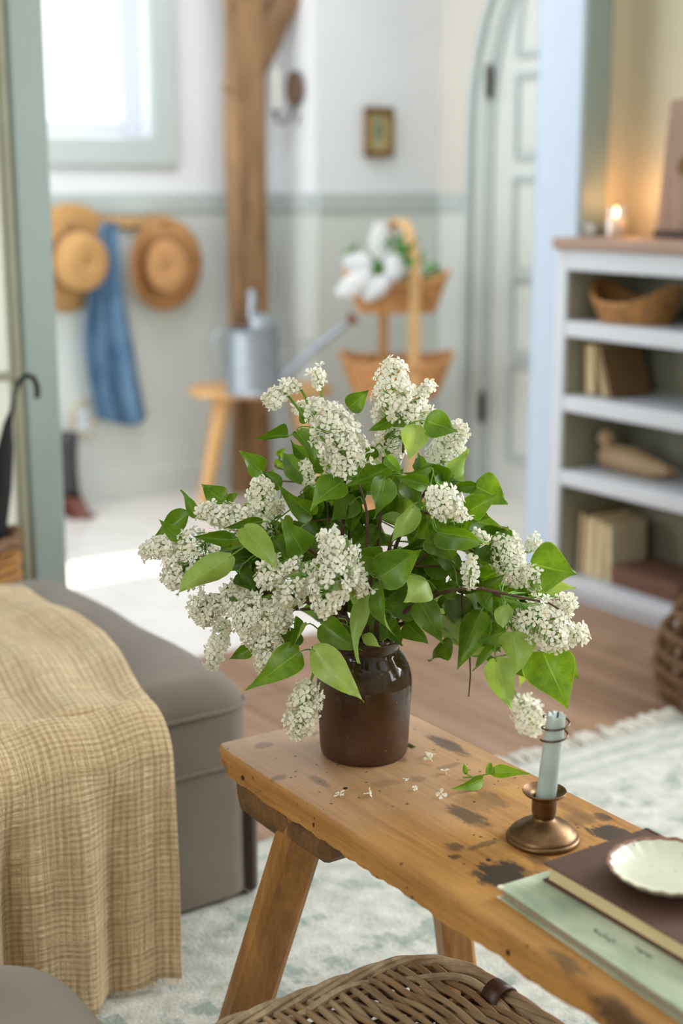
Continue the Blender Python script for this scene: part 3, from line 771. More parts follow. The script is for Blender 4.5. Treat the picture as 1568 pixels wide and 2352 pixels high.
# rattan stool at the right edge
rs = thing('rattan_basket', (2.655, 2.20, 0), 'dark brown rattan basket standing on the floor at the right edge', 'basket')
rc = Vector((2.665, 2.14, 0))
for k in range(16):
    a = 2*math.pi*k/16; m = MB()
    cs_, sn_ = math.cos(a), math.sin(a)
    m.tube([rc+Vector((r_*cs_, r_*sn_, z)) for r_, z in ((.20, .005), (.225, .08), (.215, .17), (.17, .25), (.10, .29))], .011, 7); obj('rattan_rib', m, M['wickerdark'], rs)
for (r_, z) in ((.21, .012), (.226, .05), (.232, .09), (.23, .13), (.216, .175), (.19, .22), (.15, .265), (.10, .295)):
    m = MB(); m.tube([rc+Vector((r_*math.cos(2*math.pi*i/40), r_*math.sin(2*math.pi*i/40), z)) for i in range(41)], .010, 7, caps=False); obj('rattan_hoop', m, M['wickerdark'], rs)

# ================================================================== RUG
def rug_mat():
    m = NT('faded_wool_rug'); vo = m.coord(); sp = m.n('ShaderNodeSeparateXYZ'); m.l(vo, sp.inputs[0])
    y = sp.outputs[1]
    base = m.ramp(m.noise(vo, 26, 5, .6), [(.3, srgb(180, 179, 168)), (.7, srgb(216, 215, 205))])
    # stepped motifs in rows
    cell = .012
    def q(o): return m.math('MULTIPLY', m.math('FLOOR', m.math('DIVIDE', o, cell)), cell)
    cmb = m.n('ShaderNodeCombineXYZ'); m.l(q(sp.outputs[0]), cmb.inputs[0]); m.l(q(y), cmb.inputs[1])
    n1 = m.noise(cmb.outputs[0], 15, 2, .6); n2 = m.noise(vo, 38, 4, .7)
    f = m.math('ADD', n1, m.math('MULTIPLY', m.math('SUBTRACT', n2, .5), .55))
    rows = m.math('ABSOLUTE', m.math('SINE', m.math('MULTIPLY', y, 15.5)))
    f = m.math('ADD', f, m.math('MULTIPLY', m.math('SUBTRACT', rows, .5), .10))
    mask = m.ramp(f, [(.55, (0, 0, 0)), (.68, (1, 1, 1))])
    inner = m.math('LESS_THAN', y, 1.98)
    mk = m.math('MULTIPLY', mask, inner)
    c = m.mix(m.math('MULTIPLY', mk, .75), base, srgb(134, 150, 140))
    # border stripes
    st = m.math('SINE', m.math('MULTIPLY', y, 2*math.pi/.052))
    s1 = m.math('MULTIPLY', m.math('GREATER_THAN', m.math('ADD', st, m.math('MULTIPLY', m.math('SUBTRACT', n2, .5), 1.6)), .45), m.math('GREATER_THAN', y, 2.0))
    c = m.mix(m.math('MULTIPLY', s1, .42), c, srgb(146, 162, 152))
    m.col(c); m.bump(m.noise(vo, 160, 3), .7, .004); return m.set(.95, spec=.1)
RX0, RX1, RY0, RY1 = -.5, 2.86, -1.0, 2.15
m = MB(); rr_ = random.Random(9)
NX, NY = 84, 80
m.grid(lambda u, v: Vector((RX0+(RX1-RX0)*u, RY0+(RY1-RY0)*v, .007+.0015*math.sin(u*40)*math.sin(v*31))), NX, NY)
m.box(RX0, RY0, .0005, RX1, RY1, .0055)
rug = tag(obj('area_rug', m, rug_mat()), 'cream wool rug with faded grey-green motifs and a fringed end', 'rug')
fr = plain('rug_cotton', srgb(222, 218, 208), .95)
for k in range(105):
    x = 1.35+k*.0144*1.0
    if x > RX1: break
    L = .05+rr_.uniform(-.012, .02); dx = rr_.uniform(-.014, .014)
    m = MB(); m.tube([(x, RY1-.004, .006), (x+dx*.4, RY1+L*.45, .009), (x+dx, RY1+L, .004)], [.0035, .005, .0065], 5)
    obj('tassel', m, fr, rug)

# ================================================================== OTTOMAN, BLANKET, SOFA
def fabric(name, a, b, sc=600):
    m = NT(name); vo = m.coord(); n = m.noise(vo, 5, 4); c = m.ramp(n, [(.3, a), (.7, b)])
    m.col(c); m.bump(m.noise(vo, sc, 2), .35, .001); m.b.inputs['Sheen Weight'].default_value = .25; return m.set(.9, spec=.2)
M['taupe'] = fabric('taupe_linen', srgb(104, 93, 82), srgb(119, 107, 94))
ot = thing('taupe_ottoman', (.6, 2.4, 0), 'taupe slipcovered ottoman with piped seams under the throw', 'ottoman')
def rbox(x0, y0, z0, x1, y1, z1, r, rt, n=5, amp=0, seed=0):
    """box with rounded vertical corners (r) and rounded top (rt)"""
    m = MB(); rg = random.Random(seed); loop = []
    for cx, cy, a0 in ((x1-r, y1-r, 0), (x0+r, y1-r, 90), (x0+r, y0+r, 180), (x1-r, y0+r, 270)):
        for i in range(n+1):
            a = math.radians(a0+90*i/n); loop.append((cx+r*math.cos(a), cy+r*math.sin(a)))
    # densify straight edges
    L = []
    for i in range(len(loop)):
        a = loop[i]; b_ = loop[(i+1) % len(loop)]; d_ = math.dist(a, b_); kk = max(1, int(d_/.08))
        for j in range(kk): L.append((a[0]+(b_[0]-a[0])*j/kk, a[1]+(b_[1]-a[1])*j/kk))
    cx, cy = (x0+x1)/2, (y0+y1)/2; N = len(L); v = []; f = []
    rings = [(z0, 0)]+[(z0+(z1-rt-z0)*k/5, 0) for k in range(1, 6)]
    for k in range(1, 7):
        a = HP*k/6; rings.append((z1-rt+rt*math.sin(a), rt*(1-math.cos(a))))
    for (z, ins) in rings:
        for (x, y) in L:
            dx, dy = x-cx, y-cy
            sx = (abs(dx)-ins)/abs(dx) if abs(dx) > 1e-6 else 1; sy = (abs(dy)-ins)/abs(dy) if abs(dy) > 1e-6 else 1
            w = amp*math.sin(x*21+y*17+seed)*math.sin(z*11)
            v.append((cx+dx*max(sx, 0)+w, cy+dy*max(sy, 0)+w, z))
    for j in range(len(rings)-1):
        for i in range(N): f.append((j*N+i, j*N+(i+1) % N, (j+1)*N+(i+1) % N, (j+1)*N+i))
    f.append(tuple(range((len(rings)-1)*N, len(rings)*N))); f.append(tuple(reversed(range(N))))
    m.add(v, f); return m, L
m, L = rbox(.12, 1.975, .02, 1.168, 2.80, .415, .05, .055, amp=.004)
obj('upholstery', m, M['taupe'], ot, angle=60)
for z, ex in ((.262, .002), (.362, .001)):
    mm = MB(); mm.tube([(x+(ex if x > .6 else -ex), y+(ex if y > 2.4 else -ex), z+.0*x) for x, y in L+[L[0]]], .0045, 6, caps=False); obj('piping', mm, M['taupe'], ot)
m = MB(); m.box(1.150, 1.975, .009, 1.176, 2.04, .25, bev=.01); obj('corner_shade_flap', m, fabric('shaded_flap', srgb(66, 56, 50), srgb(76, 66, 58)), ot)  # dark corner strip: its shade is put into a darker fabric colour
m, L = rbox(-.35, .7, .009, .605, 1.545, .335, .09, .09, amp=.003)
tag(obj('sofa_seat', m, M['taupe'], angle=60), 'rounded taupe sofa corner at the near left beside the throw', 'sofa')

def gauze():
    m = NT('beige_muslin'); c = m.coord(kind='UV')
    vo = m.coord(); n = m.noise(vo, 18, 4, .6)
    def st(a, b, sc):
        return m.noise(m.coord((a, b, 1), 'UV'), sc, 3, .7)
    a = m.math('ABSOLUTE', m.math('SUBTRACT', st(62, 3.0, 1), .5)); b = m.math('ABSOLUTE', m.math('SUBTRACT', st(2.4, 116, 1), .5))
    k = m.math('MINIMUM', a, b)
    w1 = m.n('ShaderNodeTexWave'); w1.bands_direction = 'X'; w1.inputs['Scale'].default_value = 22; w1.inputs['Distortion'].default_value = 2.2; m.l(c, w1.inputs['Vector'])
    w2 = m.n('ShaderNodeTexWave'); w2.bands_direction = 'Y'; w2.inputs['Scale'].default_value = 42; w2.inputs['Distortion'].default_value = 2.2; m.l(c, w2.inputs['Vector'])
    g = m.math('MULTIPLY', m.math('ADD', w1.outputs['Fac'], w2.outputs['Fac']), .5)
    h = m.math('ADD', m.math('MULTIPLY', k, 4.0), m.math('MULTIPLY', g, .32))
    m.col(m.ramp(h, [(.05, srgb(160, 134, 98)), (.4, srgb(204, 180, 140)), (.8, srgb(228, 208, 172))]))
    m.bump(h, .55, .003); m.b.inputs['Sheen Weight'].default_value = .2
    return m.set(.95, spec=.1)
# throw: along y over the top, then down the front. s 0..1 along, u across
rg = random.Random(5)
def throw(u, s):
    x = .18+u*(.85)                      # across
    Ltop, Lr, Lf = .86, .14, .39
    tot = Ltop+Lr+Lf; d_ = s*tot
    xt = x
    e = 1-u                              # distance from the right edge
    fold = .020*math.sin(x*31+1.0)+.010*math.sin(x*67+.5)
    big = .05/(1+math.exp((x-.70)/.010))
    if d_ < Ltop:
        y = 2.78-d_; z = .432+.006*math.sin(x*40+y*5)+.004*math.sin(y*23+x*9)
        t = max(0, (d_-Ltop*.5)/(Ltop*.5)); z -= .0*t
        # far end sags
        z -= .05*max(0, (y-2.62)/.16)**2
    elif d_ < Ltop+Lr:
        a = (d_-Ltop)/Lr*HP; y = 1.92-.075*math.sin(a)-big*.5*(a/HP); z = .432-.075*(1-math.cos(a))+.004*math.sin(x*40)
    else:
        w = (d_-Ltop-Lr)/Lf
        y = 1.845-.045*w-fold*(1-math.exp(-w*3.2))-big*(.5+.5*w); z = .357-w*.335+(.008*math.sin(x*26)*w)
    k = max(0, min(1, (d_-Ltop+.35)/.35))
    x -= .088*k*u*1.0                    # narrows a little where it falls
    if d_ > Ltop+Lr: x -= .028*((d_-Ltop-Lr)/Lf)*u
    return Vector((x, y, z))
m = MB(); m.grid(throw, 110, 130)
tb_ = tag(obj('throw_blanket', m, gauze(), mods=[('SOLIDIFY', dict(thickness=.006))]), 'beige crinkled muslin throw draped over the ottoman with frayed hem', 'throw blanket')
m = MB()
for k in range(240):
    u = k/239; p0 = throw(u, 1.0); L_ = .010+rg.random()*.014
    m.tube([p0+Vector((0, 0, .002)), p0+Vector((rg.uniform(-.004, .004), rg.uniform(-.005, .002), -L_*.8))], [.0012, .0006], 3)
obj('frayed_hem', m, plain('muslin_thread', srgb(222, 200, 162), .9), tb_, kind='stuff')

# ================================================================== UMBRELLA AND ITS BASKET
ub = thing('umbrella_basket', (1.03, 3.0, 0), 'brown wicker basket behind the ottoman holding the black umbrella', 'basket')
uc = Vector((1.035, 3.0, 0))
for k in range(22):
    z = .012+k*.0205; r_ = .095+.02*z/.45
    m = MB(); m.tube([uc+Vector(((r_+.003*(-1)**(i+k))*math.cos(2*math.pi*i/24), (r_+.003*(-1)**(i+k))*math.sin(2*math.pi*i/24), z)) for i in range(25)], .0095, 6, caps=False); obj('willow_row', m, M['wickerbrown'], ub)
m = MB(); m.tube([uc+Vector((.118*math.cos(2*math.pi*i/24), .118*math.sin(2*math.pi*i/24), .458+.004*(-1)**i)) for i in range(25)], .015, 8, caps=False); obj('rim', m, M['wickerdark'], ub)
um = thing('black_umbrella', (1.04, 2.99, .02), 'folded black umbrella with a curved crook handle against the door frame', 'umbrella')
u0 = aty(-38, 1480, 3.0); u1 = aty(18, 975, 3.0)
tp = aty(36, 905, 3.0)
dirv = (tp-u1).normalized()
m = MB(); m.tube([uc+Vector((-.03, 0, .03)), u1.lerp(aty(-8, 1240, 3.0), 1), u1], .005, 8); obj('shaft', m, M['blacklac'], um)
cc = aty(-8, 1240, 3.0)
m = MB(); m.tube([cc+(cc-u1)*.55, cc, cc.lerp(u1, .45), cc.lerp(u1, .8), u1, u1+dirv*.03], [.010, .020, .023, .018, .010, .005], 12); obj('folded_canopy', m, M['black'], um)
m = MB(); hpts = [u1, aty(26, 945, 3.0), aty(33, 905, 3.0), aty(40, 885, 3.0), aty(50, 868, 3.0), aty(63, 862, 3.0), aty(76, 868, 3.0), aty(84, 884, 3.0), aty(86, 902, 3.0), aty(84, 915, 3.0)]
m.tube(hpts, [.0045, .005, .0058, .0062, .0064, .0064, .0066, .0068, .007, .0066], 10); obj('crook_handle', m, M['blacklac'], um)

# ================================================================== THE BENCH
bn = thing('wooden_bench', (1.07, 1.0, 0), 'old honey-brown wooden bench with burn marks in the middle of the room', 'bench')
rb = random.Random(11)
def bench_top():
    m = MB(); ys = [.30+i*(1.665-.30)/130 for i in range(131)]; v = []; f = []
    # cross section loop (x, z) around the plank
    def sec(y):
        e = max(0, (y-1.600)/.065); r = .012*e*e
        t = .040 if y > .4 else .040
        n1 = .0014*math.sin(y*37)+.0009*math.sin(y*97+1)+.0007*math.sin(y*211)+.0005*math.sin(y*409+2)
        n2 = .0010*math.sin(y*47+2)+.0008*math.sin(y*201)
        up = .018*max(0, (y-1.615)/.05)**2      # underside rounds up at the end
        zb = .45-t+n1+up
        if 1.48 < y < 1.50: zb += .0
        return [(.917+n2+r, zb+.004), (.917+n2*.6+r*.6, .45-.010), (.9195+n2+r*.6, .4475), (.924+r*.5, .45), (1.07, .4502), (1.218-r, .45), (1.2225-r*1.3, .4475), (1.2245-r*1.4, .44), (1.2245-r*1.4, zb+.004), (1.219, zb), (.925, zb)]
    for y in ys: v += [(x, y+.004*math.sin(x*20)*(1 if y > 1.66 else 0)-((x-.917)*.055*max(0, (y-1.3)/.365)), z) for x, z in sec(y)]
    K = 11
    for i in range(len(ys)-1):
        for k in range(K): f.append((i*K+k, (i+1)*K+k, (i+1)*K+(k+1) % K, i*K+(k+1) % K))
    # end cap, slightly bulged
    f.append(tuple(reversed(range((len(ys)-1)*K, len(ys)*K)))); f.append(tuple(range(K)))
    m.add(v, f); return m
obj('bench_top', bench_top(), M['bench'], bn, angle=50)
def leg(a, b_, wx, wy, name='leg', mat='bench_leg', cham=.72):
    m = MB(); a = Vector(a); b_ = Vector(b_); n = 10; v = []; f = []
    rot = math.radians(-18); ex = Vector((math.cos(rot), math.sin(rot), 0)); ey = Vector((-math.sin(rot), math.cos(rot), 0))
    for i in range(n+1):
        c = a.lerp(b_, i/n); k = 1+.05*i/n
        for (sx, sy) in ((-1, -cham), (-cham, -1), (cham, -1), (1, -cham), (1, cham), (cham, 1), (-cham, 1), (-1, cham)):
            v.append(c+ex*(sx*wx/2*k)+ey*(sy*wy/2*k)+Vector((0, 0, 0)))
    for i in range(n):
        for q in range(8): f.append((i*8+q, (i+1)*8+q, (i+1)*8+(q+1) % 8, i*8+(q+1) % 8))
    f += [tuple(range(8)), tuple(reversed(range(n*8, n*8+8)))]; m.add(v, f)
    return obj(name, m, M[mat], bn, angle=25)
leg((.960, 1.484, .412), (.915, 1.612, .008), .060, .050)
leg((1.165, 1.472, .412), (1.245, 1.50, .008), .046, .050)
leg((.962, .50, .412), (.925, .42, .008), .050, .046); leg((1.165, .50, .412), (1.235, .42, .008), .046, .050)
# battens under the top; the far one is carved with a rounded dark end
def batten(y0, y1, name='batten'):
    m = MB(); prof = [(.926, .412), (.926, .388), (.932, .366), (.946, .352), (.97, .348), (1.16, .348), (1.195, .352), (1.207, .37), (1.208, .412)]
    K = len(prof); v = []; f = []
    rows = 7
    for i in range(rows):
        y = y0+(y1-y0)*i/(rows-1); k = 1-.12*abs(2*i/(rows-1)-1)**6
        for x, z in prof: v.append((1.067+(x-1.067)*k+rb.uniform(-.001, .001), y, .412-(.412-z)*(1 if i < rows-1 else .8)+rb.uniform(-.001, .001)))
    for i in range(rows-1):
        for q in range(K): f.append((i*K+q, (i+1)*K+q, (i+1)*K+(q+1) % K, i*K+(q+1) % K))
    f += [tuple(range(K)), tuple(reversed(range((rows-1)*K, rows*K)))]; m.add(v, f)
    return obj(name, m, M['bench_batten'], bn, angle=40)
batten(1.492, 1.646); batten(.40, .56)
for (y0, y1) in ((1.395, 1.53), (.45, .57)):
    m = MB(); m.box(.924, y0, .368, 1.212, y1, .411, bev=.012); obj('leg_block', m, M['bench_batten'], bn, angle=30)
for (x, y) in ((.9165, 1.585), (.9165, 1.405), (.9165, 1.03), (.9165, .80)):
    m = MB(); m.tube([(x-.0006, y, .428), (x+.003, y, .428)], .0035, 8); obj('nail', m, M['iron'], bn)
for (x, y) in ((1.008, 1.172), (1.162, 1.115), (.985, 1.435)):
    m = MB(); m.tube([(x, y, .4498), (x, y, .4508)], .003, 8); obj('nail', m, M['iron'], bn)

# ================================================================== WILLOW HAMPER under the bench
hm = thing('willow_hamper', (.84, 1.06, 0), 'grey-brown willow hamper with woven lid standing under the bench', 'hamper')
hx0, hx1, hy0, hy1, hz = .64, 1.048, .78, 1.312, .255
# lid: rods along y woven over stakes along x
ns = 7
stk = [hy0+.03+(hy1-hy0-.06)*i/(ns-1) for i in range(ns)]
for i, y in enumerate(stk):
    m = MB(); m.tube([(hx0+.01, y, hz-.002), (.84, y, hz+.001), (hx1-.01, y, hz-.002)], .0042, 6); obj('stake', m, M['rod'], hm)
nr = 42
for k in range(nr):
    x = hx0+.022+(hx1-hx0-.044)*k/(nr-1); pts = []
    ph = (k//1) % 2
    for j in range(41):
        y = hy0+.012+(hy1-hy0-.024)*j/40
        fr_ = (y-stk[0])/(stk[1]-stk[0])
        zz = .0046*math.cos(math.pi*(fr_+ph)); xx = .0030*math.sin(math.pi*(fr_+ph)*.5+k*.4)+.008*math.sin(y*11+k*.05)
        pts.append((x+xx, y, hz+zz))
    m = MB(); m.tube(pts, rg.uniform(.0036, .0047), 7); obj('willow_rod', m, M['rod'], hm)
def rim_path(t, off, zoff, ph):
    # rounded rectangle around the lid
    r = .095; a0, a1, b0, b1 = hx0-off, hx1+off, hy0-off, hy1+off
    segs = [((a1-r, b1-r), 0), ((a0+r, b1-r), 90), ((a0+r, b0+r), 180), ((a1-r, b0+r), 270)]
    P = []
    for (c, ang_) in segs:
        for i in range(7): a = math.radians(ang_+15*i); P.append((c[0]+r*math.cos(a), c[1]+r*math.sin(a)))
    P.append(P[0]); Ls = [math.dist(P[i], P[i+1]) for i in range(len(P)-1)]; T = sum(Ls); d_ = (t % 1)*T
    for i, l_ in enumerate(Ls):
        if d_ <= l_: q = d_/l_; x = P[i][0]+(P[i+1][0]-P[i][0])*q; y = P[i][1]+(P[i+1][1]-P[i][1])*q; break
        d_ -= l_
    cx, cy = (hx0+hx1)/2, (hy0+hy1)/2; n_ = Vector((x-cx, y-cy, 0)).normalized()
    w = 2*math.pi*t*9+ph
    return Vector((x, y, hz+zoff))+n_*(.0068*math.cos(w))+Z*(.0050*math.sin(w))
for k in range(4):
    m = MB(); m.tube([rim_path(i/420, .002, .002, k*HP) for i in range(421)], .0048, 7, caps=False); obj('braided_rim', m, M['rim'], hm)
for (o_, zz) in ((-.022, .004), (-.014, -.008), (.010, -.014)):
    m = MB(); m.tube([rim_path(i/160, o_, zz, 0) for i in range(161)], .005, 6, caps=False); obj('rim_rod', m, M['rim'], hm)
# sides
def rrect(t, off):
    return rim_path(t, off, 0, 0)
for k in range(20):
    z = .014+k*.0112; m = MB(); N = 96
    pts = []
    for i in range(N+1):
        p_ = rim_path(i/N, -.012, 0, 0); cx, cy = (hx0+hx1)/2, (hy0+hy1)/2; n_ = Vector((p_.x-cx, p_.y-cy, 0)).normalized()
        pts.append(Vector((p_.x, p_.y, z))+n_*(.004*(-1)**(i+k)))
    m.tube(pts, .0052, 6, caps=False); obj('willow_rod', m, M['rod'], hm)
for k in range(48):
    p_ = rim_path(k/48, -.012, 0, 0); m = MB(); m.tube([(p_.x, p_.y, .009), (p_.x, p_.y, hz-.004)], .004, 6); obj('stake', m, M['rod'], hm)
# leather hinge strap
m = MB(); hcy = 1.182; pts = []
for i in range(17):
    a = 2*math.pi*i/16; pts.append(Vector((1.040+.021*math.cos(a), hcy, hz-.004+.023*math.sin(a))))
v = []; f = []
for p_ in pts: v += [p_+Y*.013, p_-Y*.013]
for i in range(16): f.append((2*i, 2*i+2, 2*i+3, 2*i+1))
m.add(v, f); obj('leather_strap', m, M['leather'], hm, mods=[('SOLIDIFY', dict(thickness=.003))], label='dark brown leather hinge loop')

# ================================================================== JAR
def glaze():
    m = NT('brown_salt_glaze'); vo = m.coord(); n = m.noise(vo, 14, 5, .65)
    sp = m.n('ShaderNodeSeparateXYZ'); m.l(vo, sp.inputs[0])
    h = m.math('ADD', sp.outputs[2], m.math('MULTIPLY', m.math('SUBTRACT', n, .5), .05))
    f = m.n('ShaderNodeMapRange'); f.inputs[1].default_value = .06; f.inputs[2].default_value = .13; m.l(h, f.inputs[0])
    lo = m.ramp(n, [(.3, srgb(60, 36, 20)), (.7, srgb(84, 52, 30))]); hi = m.ramp(m.noise(vo, 30, 4), [(.35, srgb(42, 28, 18)), (.7, srgb(78, 58, 36))])
    c = m.mix(f.outputs[0], lo, hi)
    vr = m.n('ShaderNodeTexVoronoi'); vr.inputs['Scale'].default_value = 75; m.l(vo, vr.inputs['Vector'])
    c = m.mix(m.math('MULTIPLY', m.math('LESS_THAN', vr.outputs['Distance'], .09), .5), c, srgb(150, 118, 84))
    m.col(c)
    r = m.n('ShaderNodeMapRange'); r.inputs[1].default_value = .05; r.inputs[2].default_value = .10; r.inputs[3].default_value = .42; r.inputs[4].default_value = .10
    m.l(h, r.inputs[0]); m.l(r.outputs[0], m.b.inputs['Roughness'])
    w = m.n('ShaderNodeTexWave'); w.bands_direction = 'Z'; w.inputs['Scale'].default_value = 22; w.inputs['Distortion'].default_value = 1.5; m.l(vo, w.inputs['Vector'])
    m.bump(m.math('ADD', m.math('MULTIPLY', w.outputs['Fac'], .35), m.noise(vo, 45, 2)), .25, .0018); return m.m
VJ = Vector((1.077, 1.523, .4502))
jar = thing('stoneware_jar', VJ, 'dark brown glazed stoneware jar holding the lilac on the bench', 'jar')
prof = [(.001, .0), (.052, .0), (.0575, .0015), (.0605, .006), (.062, .02), (.0632, .05), (.0645, .075), (.066, .095), (.0662, .105), (.0650, .118), (.0610, .130), (.0550, .141), (.0500, .1475), (.0478, .152), (.0485, .158), (.0520, .164), (.0530, .170), (.0515, .175), (.0480, .176), (.0455, .172), (.0440, .160), (.0440, .150), (.050, .138), (.058, .12), (.058, .02), (.001, .012)]
m = MB(); m.lathe(prof, 72, c=VJ); obj('jar_body', m, glaze(), jar, angle=80)
jh = .176

# ================================================================== LILAC
def leaf_mat():
    m = NT('lilac_leaf'); uvn = m.n('ShaderNodeUVMap'); uvn.uv_map = 'UVMap'; sp = m.n('ShaderNodeSeparateXYZ'); m.l(uvn.outputs[0], sp.inputs[0])
    u = m.math('ABSOLUTE', m.math('MULTIPLY', m.math('SUBTRACT', sp.outputs[0], .5), 2)); t = sp.outputs[1]
    mid = m.math('LESS_THAN', u, m.math('SUBTRACT', .045, m.math('MULTIPLY', t, .03)))
    ph = m.math('MULTIPLY', m.math('SUBTRACT', t, m.math('MULTIPLY', u, .28)), 44)
    sv = m.math('POWER', m.math('ABSOLUTE', m.math('SINE', ph)), 1.0)
    side = m.math('MULTIPLY', m.math('LESS_THAN', sv, .10), m.math('LESS_THAN', u, .85))
    vein = m.math('MAXIMUM', mid, m.math('MULTIPLY', side, .35))
    oi = m.n('ShaderNodeObjectInfo'); geo = m.n('ShaderNodeNewGeometry')
    n = m.noise(m.coord(), 60, 4, .6)
    top = m.ramp(n, [(.3, srgb(84, 124, 22)), (.75, srgb(122, 160, 42))])
    top = m.mix(m.math('MULTIPLY', vein, .6), top, srgb(150, 188, 84))
    under = m.ramp(n, [(.3, srgb(142, 172, 84)), (.75, srgb(168, 196, 108))])
    under = m.mix(m.math('MULTIPLY', vein, .5), under, srgb(176, 202, 130))
    c = m.mix(geo.outputs['Backfacing'], top, under)
    edge = m.math('GREATER_THAN', u, .955)
    c = m.mix(m.math('MULTIPLY', edge, .35), c, srgb(170, 200, 90))
    c = m.mix(1.0, c, oi.outputs['Color'], 'MULTIPLY')
    m.col(c); m.set(.38, spec=.45)
    tr = m.n('ShaderNodeBsdfTranslucent'); m.l(m.mix(1.0, c, (1.25, 1.15, .45, 1), 'MULTIPLY'), tr.inputs[0])
    mx = m.n('ShaderNodeMixShader'); mx.inputs[0].default_value = .38
    m.l(m.b.outputs[0], mx.inputs[1]); m.l(tr.outputs[0], mx.inputs[2]); m.l(mx.outputs[0], m.out.inputs[0])
    h = m.math('SUBTRACT', m.math('MULTIPLY', n, .3), vein); m.bump(h, .35, .0012)
    return m.m
LM = leaf_mat()
WS = [(-.05, .34), (0, .62), (.07, .86), (.16, .98), (.27, 1.0), (.40, .90), (.53, .72), (.66, .51), (.78, .31), (.89, .13), (1.0, .012)]
LS = [-1, -.62, -.28, 0, .28, .62, 1]
def leaf_mesh(B, T, wid, roll, fold, kap, arch_, twist=0, under=0, wave=0, ph=0.0):
    """B base, T tip, wid full width in metres; faces the place the photograph was taken from before roll"""
    A = T-B; L = A.length; A = A/L
    view = (Vector((0, 0, CH))-B).normalized()
    N = (view-A*view.dot(A)).normalized()
    if under: N = -N
    v = []; uv = {}
    for i, (t, w) in enumerate(WS):
        q = Matrix.Rotation(roll+twist*t, 3, A); n_ = q @ N; S = A.cross(n_)
        c = B+A*(L*t)+n_*(arch_*L*4*max(t, 0)*(1-max(t, 0)))
        if i == 0: t_ = -.05
        hw = wid/2*w
        for j, s_ in enumerate(LS):
            a = abs(s_); sg = 1 if s_ >= 0 else -1
            ang_ = fold+kap*a*.5
            lat = a*hw*math.cos(ang_); hi = a*hw*math.sin(ang_)+wave*wid*a*a*math.sin(t*9+sg*1.3+ph)
            back = 0
            if i == 0: back = (.35 if a < .1 else (.0))*L*.1
            v.append(c+S*(sg*lat)+n_*hi+A*back); uv[i*7+j] = ((s_+1)/2, max(0, t))
    f = []
    for i in range(len(WS)-1):
        for j in range(6): f.append((i*7+j, i*7+j+1, (i+1)*7+j+1, (i+1)*7+j))
    m = MB(); m.add(v, f); m.uv = uv; return m
DC = 1.84        # horizontal distance of the jar from the photographer
